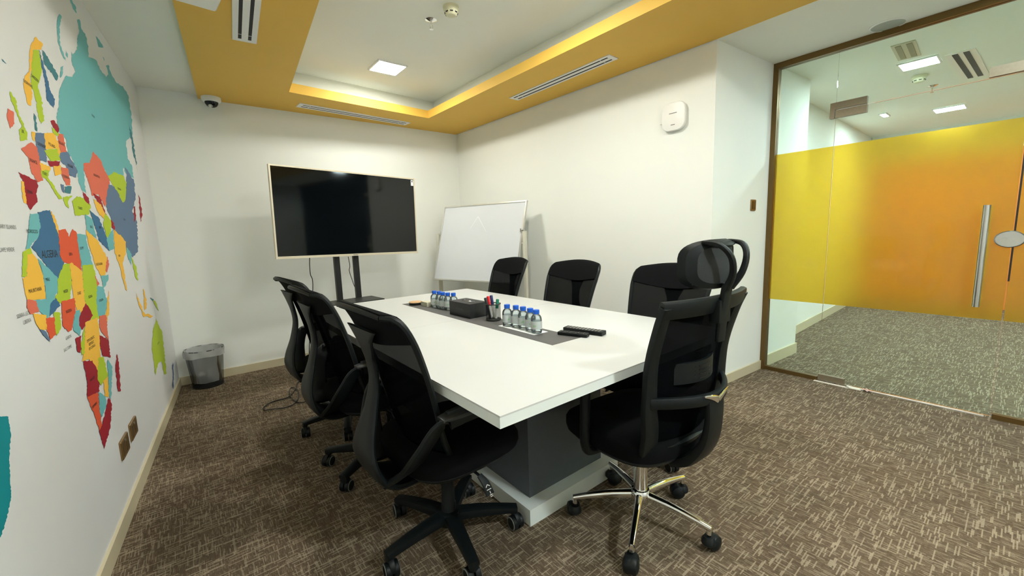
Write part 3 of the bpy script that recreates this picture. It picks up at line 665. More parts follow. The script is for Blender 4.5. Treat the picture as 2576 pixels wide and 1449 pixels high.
# ================================================================ TELEVISION AND STAND
tv = empty('television', (1.395, -.755, 1.465), (0, math.radians(1.2), math.radians(6.5))); tag(tv, 'large flat television with black screen and champagne frame', 'television')
tw, th, bz = .659, .376, .012
b = MB(); b.box((-tw, -.012, th-bz), (tw, .022, th)); b.box((-tw, -.012, -th), (tw, .022, -th+.020)); b.box((-tw, -.012, -th+.020), (-tw+bz, .022, th-bz)); b.box((tw-bz, -.012, -th+.020), (tw, .022, th-bz)); b.build('frame', 'champagne', tv, smooth=False)
MB().box((-tw+bz, -.008, -th+.020), (tw-bz, .0, th-bz)).build('screen', 'tv_screen', tv, smooth=False)
MB().box((-tw+.01, .0005, -th+.02), (tw-.01, .045, th-.02), .01).build('back_cover', 'black_plastic', tv)
MB().box((-.40, .045, -.30), (.40, .060, .05), .006).build('rear_housing', 'black_plastic', tv)
MB().box((-.022, -.0135, -th+.006), (.022, -.012, -th+.013)).build('logo_mark', 'grey_print', tv, smooth=False)
st = MB().box((tw-bz-.030, -.0095, th-bz-.062), (tw-bz-.002, -.008, th-bz-.006)).build('sticker', 'card_white', tv, smooth=False)
MB().box((tw-bz-.022, -.0102, th-bz-.028), (tw-bz-.012, -.0095, th-bz-.014)).build('sticker_print', 'ink_black', st, smooth=False)
ts = empty('television_stand', (1.335, -.662, 0), (0, 0, math.radians(4))); tag(ts, 'black steel television stand with two posts and a shelf', 'stand')
for x in (-.092, .085): MB().box((x-.024, -.012, .10), (x+.024, .022, 1.66)).build('post', 'black_steel', ts, smooth=False)
b = MB()
for zz in (1.30, 1.60): b.box((-.30, -.0, zz), (.30, .016, zz+.04))
b.build('mount_bar', 'black_steel', ts, smooth=False)
MB().box((-.25, -.30, .665), (.205, -.013, .690), .006).build('shelf', 'black_steel', ts, smooth=False)
for s in (-1, 1):
    lg = MB(); lg.box((s*.36-.03, -.30, .07), (s*.36+.03, .24, .11)); lo = lg.build('foot', 'black_steel', ts, smooth=False)
    for yy in (-.26, .2):
        c = MB(); c.lathe([(.028, -.012), (.03, 0), (.028, .012)], 16); c.xf(0, Matrix.Translation((s*.36, yy, .03)) @ Euler((0, PI/2, 0)).to_matrix().to_4x4()); c.box((s*.36-.018, yy-.02, .045), (s*.36+.018, yy+.02, .07)); c.build('caster', 'black_plastic', lo)
MB().box((-.36, -.03, .07), (.36, .03, .12)).build('base_bar', 'black_steel', ts, smooth=False)
def cable(name, pts, r, label, n=6):
    b = MB(); b.tube(pts, r, 6, n); return tag(b.build(name, 'cable_black'), label, 'cable')
def px_y(x, y, yy): return hit(x, y, (0, 1, 0), yy)
cable('television_cable', [px_y(x, y, -.60) for x, y in ((779, 645), (779, 668), (781, 690), (787, 715))]+[V(1.00, -.56, .5), V(.98, -.45, .2), V(1.0, -.35, .01)], .0035, 'thin black cable hanging below the left part of the television')
cable('television_cable', [px_y(x, y, -.60) for x, y in ((876, 645), (880, 668), (879, 682), (888, 710), (897, 740))]+[V(1.40, -.6, .45), V(1.42, -.5, .2), V(1.4, -.4, .01)], .003, 'thin black cable hanging between the stand posts')
fp = [(812, 944), (797, 947), (778, 955), (757, 955), (747, 966), (747, 975), (741, 982), (730, 995), (717, 1002), (700, 1006), (681, 1012), (668, 1020), (662, 1027), (668, 1031), (690, 1028), (716, 1025), (735, 1018), (748, 1006), (752, 994), (749, 982), (740, 975), (732, 975), (728, 985), (733, 1000), (745, 1010), (758, 1012), (772, 1009), (782, 1001), (784, 990), (778, 984), (784, 977), (786, 970), (779, 963), (766, 962), (757, 966), (770, 960), (778, 950), (781, 938), (777, 926), (770, 918), (761, 917), (756, 922), (762, 930), (775, 934), (790, 933)]
fz = [.0045+.004*(i % 3) for i in range(len(fp))]
cable('floor_cable', [px_z(x, y, z) for (x, y), z in zip(fp, fz)], .0042, 'loose black cable looped on the carpet behind the chairs', 4)
# ================================================================ WHITEBOARD ON ITS STAND
TL, TR_, BL = V(2.600, -.330, 1.576), V(2.930, -1.420, 1.570), V(2.360, -.400, .746)
ex = (TR_-TL); WL = ex.length; ex.normalize(); ey = (TL-BL); WH = ey.length; ey.normalize()
wbase = V((BL.x+TR_.x)/2+.03, (BL.y+TR_.y)/2, 0)
wbd = empty('mobile_whiteboard', wbase); tag(wbd, 'tilting whiteboard with aluminium frame on a cream stand in the corner', 'whiteboard')
ez = ex.cross(ey).normalized()
if ez.dot(CAM-TL) < 0: ez = -ez
Mb = Matrix(((ex.x, ey.x, ez.x, BL.x-wbase.x), (ex.y, ey.y, ez.y, BL.y-wbase.y), (ex.z, ey.z, ez.z, BL.z-wbase.z), (0, 0, 0, 1)))
def wpart(name, m, fn, parent=wbd, smooth=False):
    b = MB(); fn(b); b.xf(0, Mb); return b.build(name, m, parent, smooth=smooth)
bd = wpart('board', 'board_white', lambda b: b.box((.01, .01, -.012), (WL-.01, WH-.01, .004)))
mk = WL*.46; 
def caret(b):
    for sx, lx, ly in ((-1, .085, .13), (1, .14, .17)):
        a, c = V(mk, WH*.835, .0042), V(mk+sx*lx, WH*.835-ly, .0042); d = (c-a).normalized(); n = V(-d.y, d.x, 0)*.004
        b.add([a+n, a-n, c-n*.5, c+n*.5], [(0, 1, 2, 3)])
wpart('marker_trace', 'board_mark', caret, bd)
for nm, lo, hi in (('frame_rail', (0, 0, -.016), (WL, .018, .010)), ('frame_rail', (0, WH-.018, -.016), (WL, WH, .010)), ('frame_rail', (0, .018, -.016), (.018, WH-.018, .010)), ('frame_rail', (WL-.018, .018, -.016), (WL, WH-.018, .010))):
    wpart(nm, 'aluminium', lambda b: b.box(lo, hi, .004))
mid = BL+ey*(WH*.5)-wbase
for s, nm in ((0, 'left'), (1, 'right')):
    p = mid+ex*(WL*s)+ex*((.028 if s else -.028))-ez*.012; p = V(p.x, p.y, 0)
    b = MB(); b.sweep([p+V(0, 0, .09), p+V(0, 0, 1.262)], .016, .022, ex, 8, 6, 1); po = b.build('post', 'stand_cream', wbd)
    hx = V(ez.x, ez.y, 0).normalized()
    f = MB(); f.sweep([p+hx*.27+V(0, 0, .075), p-hx*.27+V(0, 0, .075)], .016, .02, ex, 8, 6, 1)
    fo = f.build('foot', 'stand_cream', wbd)
    for k in (-1, 1):
        c = MB(); c.lathe([(.022, -.01), (.026, 0), (.022, .01)], 14); c.xf(0, Matrix.Translation(p+hx*.25*k+V(0, 0, .027)) @ frame_matrix((0, 0, 0), (0, 0, 1), ex)); q = p+hx*.25*k; c.box(q+V(-.012, -.012, .03), q+V(.012, .012, .06)); c.build('caster', 'black_plastic', fo)
    for zz in (.11, -.02):
        kb = MB(); q = V(p.x, p.y, mid.z+zz); dd = -ex if s else ex
        kb.tube([q, q+dd*.045], .006, 8, 1); kb.sweep([q+dd*.045+V(0, 0, -.018), q+dd*.045+V(0, 0, .018)], .006, .004, ex, 8, 3, 1); kb.build('clamp_knob', 'chrome', po)
pl = mid-ez*.012; 
for zz in (.50, .13):
    b = MB(); b.sweep([V(pl.x, pl.y, zz), V(pl.x, pl.y, zz)+V(ex.x, ex.y, 0)*WL], .022, .014, (0, 0, 1), 8, 6, 1); b.build('cross_bar', 'stand_cream', wbd)
# ================================================================ WASTE BIN
bn = empty('waste_bin', (.200, -.168, 0)); tag(bn, 'black wire mesh waste bin with clear plastic liner in the corner', 'waste bin'); HB_ = .335
MB().rings([[V(r_*math.cos(2*PI*k/36), r_*math.sin(2*PI*k/36), z) for k in range(36)] for r_, z in ((.112, .012), (.122, .12), (.133, .24), (.140, HB_))], cap=False).build('basket', 'wire_mesh', bn)
MB().lathe([(.001, 0), (.114, 0), (.115, .014), (.001, .012)], 36).build('bottom', 'black_steel', bn)
b = MB(); b.loop([V(.141*math.cos(2*PI*k/40), .141*math.sin(2*PI*k/40), HB_) for k in range(40)], .0042); b.build('rim', 'black_steel', bn)
def lin_r(a, z, r0): return r0+.004*math.sin(a*7+z*40)+.003*math.sin(a*13-z*25)
b = MB(); R = []
for r_, z in ((.05, .03), (.10, .045), (.105, .12), (.118, .22), (.132, HB_), (.1445, HB_+.006), (.1475, HB_-.01), (.1465, HB_-.03), (.144, HB_-.058)):
    R.append([V(lin_r(2*PI*k/48, z, r_)*math.cos(2*PI*k/48), lin_r(2*PI*k/48, z, r_)*math.sin(2*PI*k/48), z+.006*math.sin(2*PI*k/48*3)*(1 if r_ == .144 else 0)) for k in range(48)])
b.rings(R, cap=False); b.build('liner', 'liner', bn)
for i, (x, y, z, s) in enumerate(((.02, -.035, .098, .036), (-.042, .01, .095, .034), (.04, .035, .10, .032))):
    bm = bmesh.new(); bmesh.ops.create_icosphere(bm, subdivisions=2, radius=s)
    for v in bm.verts: v.co *= random.uniform(.72, 1.1)
    b = MB(); b._bm(bm); o = b.build('crumpled_paper', 'paper', None, (.200+x, -.168+y, z), smooth=False)
    tag(o, ('crumpled white paper inside the waste bin, towards the front', 'crumpled white paper inside the waste bin, on the map wall side', 'crumpled white paper inside the waste bin, on the television side')[i], 'paper', 'paper in the waste bin')
# ================================================================ THINGS ON THE TABLE
ZP = TZ+.0005
def bottle():
    r = empty('water_bottle')
    prof = [(.020, 0), (.0258, .003), (.0275, .009), (.0265, .013), (.0275, .018), (.0270, .023), (.0275, .060), (.0272, .070), (.0255, .079), (.0215, .087), (.0155, .0925), (.0138, .095), (.0135, .101)]
    MB().lathe(prof, 26, cap=False).build('body', 'bottle_plastic', r)
    MB().lathe([(max(.001, q-.0008), z+.0008) for q, z in prof[:-3]], 26).build('water', 'water', r)
    c = MB(); c.rings([[V(q*(1+(.03 if k % 2 else 0))*math.cos(2*PI*k/40), q*(1+(.03 if k % 2 else 0))*math.sin(2*PI*k/40), z) for k in range(40)] for q, z in ((.0155, .0968), (.0157, .113), (.0148, .1165), (.006, .117))]); c.build('cap', 'cap_blue', r)
    MB().lathe([(.0278, .022), (.0278, .062)], 26, cap=False).build('bottle_label', 'bottle_label', r)
    return r
def bottle_text(r, txt, ang, size):
    cu = bpy.data.curves.new('t', 'FONT'); cu.body = txt; cu.size = size; cu.align_x = 'CENTER'; cu.align_y = 'CENTER'; cu.resolution_u = 2
    t = bpy.data.objects.new('t', cu); COL.objects.link(t); me = bpy.data.meshes.new_from_object(t); bpy.data.objects.remove(t); bpy.data.curves.remove(cu)
    for v in me.vertices:
        a = ang+v.co.x/.0281; v.co = V(.0282*math.cos(a), .0282*math.sin(a), .041+v.co.y)
    me.materials.clear(); me.materials.append(MATS['print_green']); o = bpy.data.objects.new('label_text', me); COL.objects.link(o)
    o.parent = [c for c in r.children if c.name.startswith('bottle_label')][0]
CARD = (1.492, -3.005)
bp_ = bottle()
FB = [(1.483, -2.895, 'ol', .25), (1.497, -2.953, '', 0), (1.497, -3.012, 'afi', -.15), (1.492, -3.074, 'eo', .05), (1.484, -3.128, 'eo', -.35)]
RB = [(1.492, -2.055, 'wo', .1), (1.500, -2.112, 'afi', -.1), (1.496, -2.168, '', 0), (1.504, -2.222, 'eo', 0), (1.524, -2.262, 'wo', .2)]
ORD = ('first', 'second', 'third', 'fourth', 'fifth'); firstb = True
for row, nm in ((FB, 'front'), (RB, 'rear')):
    for i, (x, y, tx, da) in enumerate(row):
        o = bp_ if firstb else copy_tree(bp_)
        if not firstb:
            for c in list(o.children):
                for g in list(c.children): bpy.data.objects.remove(g)
        firstb = False; o.location = (x, y, ZP+(.0012 if nm == 'front' else 0))
        if tx: bottle_text(o, tx, math.atan2(CAM.y-y, CAM.x-x)+da, .017)
        lb = ('small water bottle with blue cap on the white card, %s from the pen cup' if nm == 'front' else 'small water bottle with blue cap behind the tissue box, %s from the white block') % ORD[i]
        tag(o, lb, 'bottle', 'water bottles in the %s row' % nm)
b = MB(); b.box((-.046, -.146, 0), (.046, .146, .0009)); b.xf(0, Matrix.Rotation(.0, 4, 'Z')); tag(b.build('card_sheet', 'card_white', loc=(*CARD, ZP), smooth=False), 'white card lying under the front row of water bottles', 'card')
# tissue box
tbx = empty('tissue_box', (1.504, -2.472, ZP), (0, 0, .03)); tag(tbx, 'black leather tissue box with oval slot on the centre panel', 'tissue box')
b = MB(); b.box((-.066, -.115, 0), (.066, .115, .088), .004); b.build('body', 'leather_black', tbx)
b = MB(); b.rings([[V(.019*s*math.cos(2*PI*k/28), .062*s*math.sin(2*PI*k/28), z) for k in range(28)] for s, z in ((1.12, .0878), (1.06, .0892), (1, .0888), (.98, .0882))], cap=True); b.build('slot_rim', 'black_gloss', tbx)
MB().shell(lambda u, v: V(-.005+.010*u, -.030+.018*v, .0885+.004*math.sin(v*3.1)*math.sin(u*3.1)), 6, 8, .0008).build('tissue', 'tissue', tbx)
mat('emboss_grey', (.035, .037, .037), .5)
b = MB()
for k in range(9): b.box((-.0663, .036-k*.009, .042+.002*(k % 2)), (-.0658, .030-k*.009, .052-.003*(k % 3)))
b.build('embossed_mark', 'emboss_grey', tbx, smooth=False)
# pen cup and markers
CU = V(1.522, -2.712, ZP); cup = empty('pen_cup', CU); tag(cup, 'black wire mesh pen cup holding four markers', 'pen cup')
MB().rings([[V(.043*math.cos(2*PI*k/32), .043*math.sin(2*PI*k/32), z) for k in range(32)] for z in (.003, .05, .094)], cap=False).build('mesh_wall', 'wire_mesh', cup)
MB().lathe([(.001, 0), (.044, 0), (.045, .006), (.042, .009), (.001, .004)], 32).build('base', 'black_steel', cup)
b = MB(); b.loop([V(.0435*math.cos(2*PI*k/32), .0435*math.sin(2*PI*k/32), .095) for k in range(32)], .0028); b.build('rim', 'black_steel', cup)
for cn, bc, a, top, dz in (('black', 'ink_black', (-.020, .004), (-.034, .026), .132), ('red', 'white_plastic', (-.004, .020), (-.012, .030), .138), ('blue', 'white_plastic', (.016, .014), (.012, .032), .140), ('green', 'white_plastic', (.006, -.016), (.028, -.010), .120)):
    p0 = V(a[0], a[1], .010); p1 = V(top[0], top[1], dz); d = (p1-p0).normalized()
    mkr = empty('marker_pen', CU+p0); tag(mkr, cn+' capped marker pen standing in the mesh pen cup', 'marker', 'markers in the pen cup')
    L_ = (p1-p0).length; MB().tube([V(0, 0, 0), d*(L_-.05)], .0075, 12, 1).build('barrel', bc, mkr); MB().tube([d*(L_-.055), d*(L_-.004), d*L_], [.0092, .0092, .0075], 12, 1).build('marker_cap', 'ink_'+cn, mkr)
# remotes
def remote(c, ang, L_, w_, h_, label, rows, m2):
    r = empty('remote_control', (*c, ZP), (0, 0, ang)); tag(r, label, 'remote control', 'remote controls')
    b = MB(); b.box((-L_/2, -w_/2, 0), (L_/2, w_/2, h_), .005, 3); b.build('case', 'black_plastic', r)
    k = MB().box((-.004, -.004, h_-.001), (.004, .004, h_+.0018), .001, 1); me = None
    for i in range(rows):
        for j in (-1, 0, 1):
            if me is None: o = k.build('button', m2, r); me = o
            else: o = me.copy(); COL.objects.link(o); o.parent = r
            o.location = (-L_/2+.02+i*(L_-.04)/(rows-1), j*w_*.27, 0)
remote((1.650, -3.292), math.radians(-77), .212, .050, .020, 'larger black remote control with many keys on the table', 11, 'key_grey')
remote((1.572, -3.292), math.radians(-70), .150, .040, .016, 'smaller plain black remote control beside the larger one', 5, 'black_gloss')
r = empty('coaster_stack', (1.447, -1.842, ZP)); tag(r, 'round black coaster stack with pale wooden top on the centre panel', 'coasters')
MB().lathe([(.001, 0), (.046, 0), (.047, .004), (.044, .0065), (.047, .009), (.047, .017), (.001, .017)], 36).build('stack', 'black_plastic', r); MB().lathe([(.001, .017), (.048, .017), (.048, .0215), (.046, .0225), (.001, .0225)], 36).build('wooden_top', 'wood_light', r)
b = MB(); b.box((-.024, -.048, 0), (.024, .048, .032), .003); tag(b.build('board_eraser', 'sponge', loc=(1.478, -1.962, ZP)), 'pale cream block eraser beside the coasters', 'eraser')
# ================================================================ WORLD MAP MURAL (flat print on the map wall)
PAL = dict(te=(112, 182, 186), li=(178, 202, 52), ye=(245, 190, 72), co=(222, 112, 88), rd=(222, 92, 58), nv=(66, 112, 150), cr=(158, 34, 48), sl=(98, 122, 152), dt=(70, 130, 140), tq=(20, 138, 146))
for k, c in PAL.items(): mat('print_'+k, lin(c), .7, spec=.2, noise=.03, nscale=60)
mat('print_text', (.02, .02, .02), .7); mat('print_text_tint', (.10, .16, .12), .7)
Z1 = lambda p: (p[0]/2.588, p[1]/2.588)
Z2 = lambda p: (p[0]/2.012, 480+p[1]/2.012)
PXF = lambda p: p
POLY = [
 (Z1, 'te', 'RUSSIA', (605, 755), [(385,590),(430,490),(470,500),(500,450),(470,360),(500,320),(505,230),(520,180),(555,220),(575,300),(575,370),(625,390),(660,460),(690,500),(720,470),(760,540),(800,560),(835,620),(845,680),(860,790),(860,880),(820,920),(830,1030),(860,1080),(870,1160),(820,1130),(800,1080),(805,1150),(740,1120),(710,1150),(690,1130),(650,1040),(605,990),(585,1060),(545,1065),(550,1180),(560,1260),(535,1240),(510,1180),(500,1100),(470,1040),(440,980),(425,900),(385,860),(365,760),(380,700)]),
 (Z1, 'te', '', None, [(370,150),(385,95),(400,110),(385,180),(390,280),(430,390),(410,370),(375,260)]),
 (Z1, 'te', '', None, [(455,0),(470,5),(490,40),(495,80),(480,60)]), (Z1, 'te', '', None, [(625,240),(650,270),(668,305),(640,300)]),
 (Z1, 'te', '', None, [(430,330),(440,350),(438,370),(428,352)]), (Z1, 'te', '', None, [(668,370),(678,385),(676,395)]), (Z1, 'te', '', None, [(690,430),(705,425),(722,475),(712,500)]), (Z1, 'te', '', None, [(395,440),(410,430),(405,480),(392,500)]), (Z1, 'dt', '', None, [(0,375),(18,388),(38,410),(30,408)]),
 (Z1, 'te', '', None, [(465,340),(480,370),(515,470),(500,480),(470,420)]), (Z1, 'te', '', None, [(505,130),(515,128),(530,190),(515,200)]),
 (Z1, 'ye', 'NORWAY', (180, 545), [(195,300),(230,245),(275,290),(265,325),(215,325),(205,440),(190,500),(210,600),(200,680),(180,670),(150,540),(160,490),(190,460),(190,370)]),
 (Z1, 'li', 'SWEDEN', (225, 510), [(215,330),(250,330),(270,450),(245,560),(275,670),(240,670),(200,540),(205,430)]),
 (Z1, 'nv', '', None, [(255,330),(290,450),(330,600),(355,640),(345,695),(305,650),(290,520),(270,430)]), (Z1, 'dt', '', None, [(275,330),(310,370),(375,490),(365,520),(340,480),(290,420)]),
 (Z1, 'li', 'UK', (145, 855), [(65,600),(100,650),(120,740),(170,850),(175,905),(130,910),(120,840),(140,820),(90,690),(70,660)]), (Z1, 'co', '', None, [(50,710),(85,730),(90,800),(65,830),(45,760)]),
 (Z1, 'li', '', None, [(235,680),(270,680),(285,780),(265,800),(240,720)]), (Z1, 'dt', '', None, [(218,740),(232,760),(240,850),(228,840)]),
 (Z1, 'sl', 'GERMANY', (268, 945), [(230,870),(285,870),(300,960),(300,1050),(260,1040),(235,960)]), (Z1, 'ye', 'POLAND', (335, 945), [(290,870),(350,870),(375,930),(385,950),(390,1010),(370,1000),(365,965),(300,970)]),
 (Z1, 'li', '', None, [(290,980),(365,968),(390,1040),(330,1045)]), (Z1, 'co', 'FRANCE', (215, 1050), [(140,970),(200,930),(235,960),(260,1060),(275,1170),(240,1180),(200,1110),(185,1030)]),
 (Z1, 'ye', '', None, [(205,860),(225,865),(225,915),(208,900)]), (Z1, 'co', 'BELARUS', (400, 935), [(375,870),(410,880),(430,990),(395,990),(380,930)]),
 (Z1, 'li', '', None, [(335,830),(370,850),(375,880),(350,870)]), (Z1, 'cr', '', None, [(330,790),(350,785),(380,835),(372,860),(345,825)]),
 (Z1, 'sl', 'UKRAINE', (455, 1080), [(390,1000),(435,990),(500,1110),(490,1150),(455,1140),(430,1080),(395,1050)]),
 (Z1, 'cr', 'SPAIN', (190, 1250), [(120,1125),(235,1180),(245,1210),(230,1260),(240,1310),(195,1360),(172,1320),(155,1190)]), (Z1, 'ye', '', None, [(135,1180),(154,1185),(170,1320),(150,1310)]),
 (Z1, 'li', 'ITALY', (290, 1130), [(265,1110),(325,1110),(310,1150),(400,1290),(380,1290),(300,1165),(270,1150)]), (Z1, 'ye', '', None, [(260,1060),(320,1085),(322,1105),(270,1105)]),
 (Z1, 'ye', '', None, [(345,1080),(390,1075),(395,1130),(360,1140)]), (Z1, 'co', 'ROMANIA', (425, 1150), [(400,1090),(440,1100),(455,1200),(430,1200),(400,1140)]), (Z1, 'cr', '', None, [(310,1048),(385,1050),(380,1075),(330,1082)]),
 (Z1, 'dt', '', None, [(420,1215),(460,1215),(455,1255),(425,1250)]), (Z1, 'li', '', None, [(412,1285),(465,1278),(440,1310),(445,1350),(425,1330)]), (Z1, 'sl', '', None, [(395,1200),(412,1205),(415,1250),(400,1230)]),
 (Z1, 'co', 'KAZAKHSTAN', (628, 1145), [(605,990),(650,1040),(690,1130),(710,1160),(700,1290),(680,1340),(640,1260),(600,1270),(575,1180),(545,1100),(545,1066),(585,1062)]),
 (Z1, 'li', 'MONGOLIA', (775, 1230), [(705,1152),(740,1121),(805,1151),(825,1210),(810,1310),(790,1320),(740,1210)]), (Z1, 'li', 'TURKEY', (520, 1355), [(470,1310),(500,1280),(560,1295),(585,1340),(575,1390),(490,1400)]),
 (Z1, 'cr', '', None, [(540,1250),(575,1290),(580,1330),(550,1300)]), (Z1, 'cr', '', None, [(605,1262),(650,1285),(690,1400),(665,1365)]), (Z1, 'ye', '', None, [(615,1300),(640,1320),(700,1420),(670,1415),(630,1365)]),
 (PXF, 'sl', 'CHINA', (312, 552), [(274,464),(288,471),(309,510),(315,502),(318,444),(312,419),(336,456),(340,502),(333,525),(331,530),(343,555),(346,629),(333,644),(318,629),(298,599),(283,560),(268,520),(267,498)]),
 (Z1, 'cr', '', None, [(868,1350),(878,1345),(884,1400),(872,1440)]), (Z1, 'cr', '', None, [(900,1270),(912,1300),(925,1400),(915,1440)]), (Z1, 'dt', '', None, [(838,820),(860,880),(890,1080),(895,1110),(868,1000)]),
 (Z2, 'te', 'MOROCCO', (160, 205), [(150,120),(195,120),(205,190),(190,240),(160,260),(150,290),(130,290),(140,240)]),
 (Z2, 'nv', 'ALGERIA', (250, 320), [(190,110),(250,100),(265,140),(290,200),(300,330),(320,360),(290,445),(160,280),(190,240),(205,180)]),
 (Z2, 'ye', '', None, [(255,105),(275,130),(292,185),(292,215),(268,150)]), (Z2, 'rd', 'LIBYA', (355, 320), [(295,200),(330,195),(350,235),(365,195),(385,215),(410,405),(355,365),(322,360),(302,320)]),
 (Z2, 'te', 'EGYPT', (412, 290), [(387,220),(430,225),(465,370),(412,380),(400,300)]), (Z2, 'li', '', None, [(115,310),(150,291),(160,318),(135,350),(132,430),(110,430)]),
 (Z2, 'ye', 'MAURITANIA', (175, 502), [(136,325),(160,320),(187,350),(215,430),(228,540),(135,550),(112,440),(134,432)]), (Z2, 'te', 'MALI', (238, 448), [(190,345),(287,440),(290,500),(272,540),(240,640),(190,600),(180,552),(232,545),(218,430)]),
 (Z2, 'li', 'NIGER', (330, 508), [(292,445),(320,375),(350,372),(360,470),(350,550),(300,565),(277,540),(292,510)]), (Z2, 'ye', 'CHAD', (398, 518), [(353,372),(360,366),(412,410),(420,480),(430,570),(400,625),(372,558),(363,470)]),
 (Z2, 'li', 'SUDAN', (455, 535), [(415,382),(470,376),(490,480),(485,560),(500,640),(460,650),(432,570),(420,480)]), (Z2, 'te', 'ETHIOPIA', (510, 553), [(491,482),(520,490),(540,560),(530,625),(497,630),(487,560)]),
 (Z2, 'co', '', None, [(480,430),(500,470),(490,480)]), (Z2, 'ye', '', None, [(548,510),(550,610),(535,680),(532,630),(542,560)]), (Z2, 'ye', 'SAUDI ARABIA', (500, 370), [(435,200),(490,250),(540,340),(530,420),(510,430),(480,370),(445,260)]),
 (Z2, 'te', 'IRAQ', (460, 182), [(430,120),(468,150),(485,235),(440,200)]), (Z2, 'nv', 'IRAN', (505, 185), [(452,100),(500,140),(535,230),(550,300),(500,250),(472,150)]), (Z2, 'ye', '', None, [(470,40),(510,70),(530,130),(500,120)]),
 (Z2, 'li', '', None, [(531,120),(560,150),(555,240),(537,228),(522,160)]), (Z2, 'te', '', None, [(540,242),(570,195),(575,290),(552,300)]), (Z2, 'cr', '', None, [(562,150),(575,165),(578,195),(566,185)]), (Z2, 'ye', 'INDIA', (602, 328), [(577,200),(620,240),(635,260),(635,320),(620,360),(640,500),(630,480),(605,380),(580,310)]),
 (Z2, 'li', '', None, [(665,340),(690,390),(697,450),(682,430)]), (Z2, 'te', '', None, [(640,290),(663,320),(660,370),(645,330)]), (Z2, 'co', '', None, [(540,335),(550,370),(540,410),(532,400)]), (Z2, 'te', '', None, [(512,432),(545,425),(545,450),(522,490)]),
 (Z2, 'co', '', None, [(135,553),(178,560),(190,610),(150,620),(135,590)]), (Z2, 'nv', '', None, [(255,570),(278,545),(300,580),(280,600),(250,635)]), (Z2, 'ye', '', None, [(165,622),(230,632),(235,700),(200,700),(180,670)]),
 (Z2, 'rd', '', None, [(231,647),(270,640),(280,720),(250,750),(236,700)]), (Z2, 'li', '', None, [(271,617),(300,620),(305,690),(285,730),(276,690)]), (Z2, 'sl', '', None, [(200,703),(230,715),(250,762),(215,730)]),
 (Z2, 'rd', 'NIGERIA', (345, 608), [(310,562),(375,547),(378,610),(360,700),(345,710),(315,680)]), (Z2, 'te', '', None, [(380,612),(400,605),(412,680),(400,730),(370,700),(366,680)]), (Z2, 'cr', '', None, [(432,572),(465,630),(415,700),(400,680),(400,640)]),
 (Z2, 'ye', 'DEMOCRATIC\nREPUBLIC\nOF CONGO', (460, 770), [(430,670),(490,645),(500,720),(505,840),(500,905),(480,900),(450,850),(415,860),(426,780)]), (Z2, 'cr', '', None, [(380,750),(408,735),(405,815),(390,810)]), (Z2, 'li', '', None, [(407,780),(426,690),(424,820),(411,830)]),
 (Z2, 'co', '', None, [(502,635),(535,632),(545,750),(520,720),(502,690)]), (Z2, 'cr', '', None, [(502,735),(545,755),(555,840),(520,832),(507,790)]), (Z2, 'cr', 'ANGOLA', (465, 950), [(420,866),(465,862),(490,910),(500,1010),(440,1043),(440,960)]),
 (Z2, 'li', '', None, [(497,850),(520,842),(543,930),(510,980),(492,950)]), (Z2, 'te', '', None, [(541,850),(565,890),(560,1050),(548,1030),(546,930)]), (Z2, 'ye', '', None, [(520,962),(544,942),(548,1038),(530,1038)]),
 (Z2, 'rd', 'NAMIBIA', (475, 1085), [(440,1046),(495,1022),(500,1110),(515,1190),(500,1210),(475,1130)]), (Z2, 'te', '', None, [(498,1022),(530,1042),(535,1090),(512,1140),(502,1108)]), (Z2, 'cr', '', None, [(547,1045),(562,1080),(555,1200),(525,1300),(500,1212),(518,1175),(535,1100)]),
 (Z2, 'cr', '', None, [(590,830),(600,870),(608,1010),(595,1010),(583,900)]), (Z2, 'li', 'AUSTRALIA', (800, 770), [(790,650),(805,690),(820,720),(840,920),(830,925),(815,860),(800,870),(785,930),(775,830),(767,800),(775,700)]),
 (Z2, 'ye', '', None, [(690,520),(720,600),(735,630),(725,635),(700,570)]), (Z2, 'ye', '', None, [(725,500),(738,545),(740,590),(730,600)]), (Z2, 'li', '', None, [(770,550),(785,560),(802,605),(790,590)]), (Z2, 'ye', '', None, [(730,625),(760,640),(770,632),(748,622)]),
 (Z2, 'sl', '', None, [(872,870),(877,880),(877,1000),(871,990)]), (Z2, 'dt', '', None, [(760,540),(775,548),(770,556)]),
 (PXF, 'tq', 'BRAZIL', None, [(-95,1085),(-40,1040),(0,1050),(18,1050),(24,1090),(20,1150),(22,1210),(25,1250),(12,1310),(0,1345),(-60,1420),(-120,1380),(-130,1200)]),
]
mu = empty('world_map_mural', V(mpx(-1.6), -1.6, 1.2)); tag(mu, 'colourful political world map printed across the left wall', 'wall map')
NM = V(1, -AM, 0).normalized(); MO = Vector(mu.location)
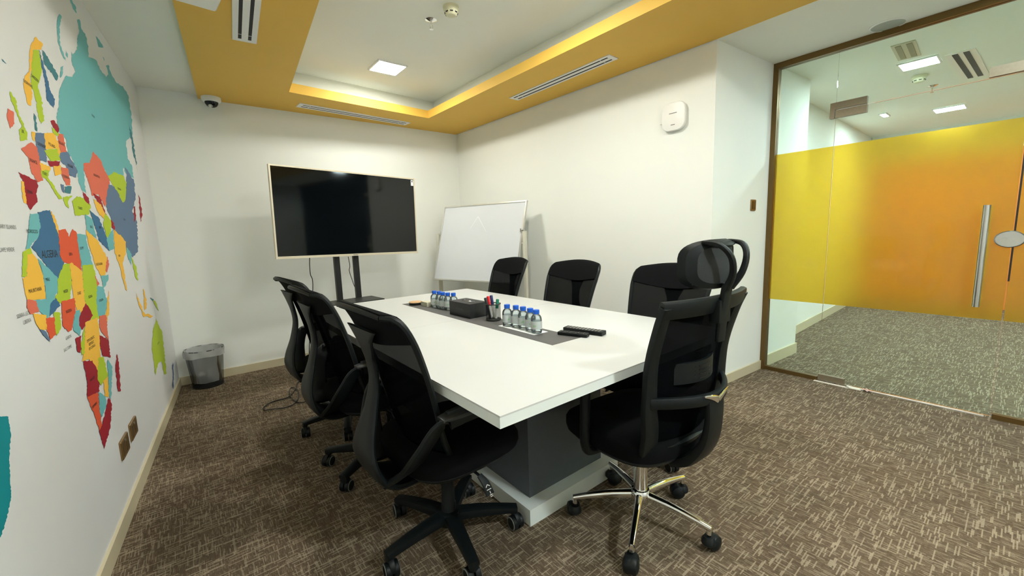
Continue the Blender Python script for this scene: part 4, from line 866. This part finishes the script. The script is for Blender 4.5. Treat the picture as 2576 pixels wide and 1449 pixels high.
def jag(pts):
    out = []
    for i in range(len(pts)):
        a, b_ = V(*pts[i], 0), V(*pts[(i+1) % len(pts)], 0); d = b_-a; n = max(1, int(d.length/4)); nn = V(-d.y, d.x, 0)/max(d.length, 1e-6)
        for k in range(n): out.append(a+d*(k/n)+(nn*random.uniform(-1.4, 1.4) if k else V(0, 0, 0)))
    return out
from mathutils.geometry import tessellate_polygon
for i, (fz_, cl, tx, tp, pts) in enumerate(POLY):
    qs = [fz_(q) for q in pts]; gx = sum(q[0] for q in qs)/len(qs); gy = sum(q[1] for q in qs)/len(qs)
    if tx != 'RUSSIA':
        mr = sum(math.hypot(q[0]-gx, q[1]-gy) for q in qs)/len(qs); k_ = 1+1.7/max(mr, 6); qs = [(gx+(q[0]-gx)*k_, gy+(q[1]-gy)*k_) for q in qs]
    pp = [px_map(p.x, p.y) for p in jag(qs)]; off = .0007+.000012*i
    ctr = sum(pp, V(0, 0, 0))/len(pp)
    me = bpy.data.meshes.new('country_print'); tri = tessellate_polygon([[V(p.y, p.z, 0) for p in pp]])
    me.from_pydata([tuple(p+NM*off-ctr) for p in pp], [], [tuple(t) for t in tri]); me.materials.append(MATS['print_'+cl])
    o = bpy.data.objects.new('country_print', me); COL.objects.link(o); o.parent = mu; o.location = ctr-MO
    bm = bmesh.new(); bm.from_mesh(me); bmesh.ops.recalc_face_normals(bm, faces=bm.faces); bm.to_mesh(me); bm.free()
    if tx and tp:
        q = px_map(*fz_(tp))-ctr+NM*(off+.0004)
        text_obj(tx, .038 if tx == 'ALGERIA' else .017, 'print_text', 'country_name', o, frame_matrix(q, d_m, (0, 0, 1)), 0)
for j, (x, y, tx) in enumerate(((13, 570, 'CANARY ISLANDS'), (17, 628, 'CAPE VERDE'), (62, 790, 'SIERRA LEONE'), (68, 808, 'LIBERIA'), (172, 848, 'GABON'), (170, 876, 'SAO TOME'))):
    text_obj(tx, .017, 'grey_print', 'sea_name', mu, frame_matrix(px_map(x, y)-MO+NM*.0008, d_m, (0, 0, 1)), 0)
for c in mu.children:
    if c.name.startswith('country_print') and len(c.data.polygons) == 0: bpy.data.objects.remove(c)
bpy.context.view_layer.update()
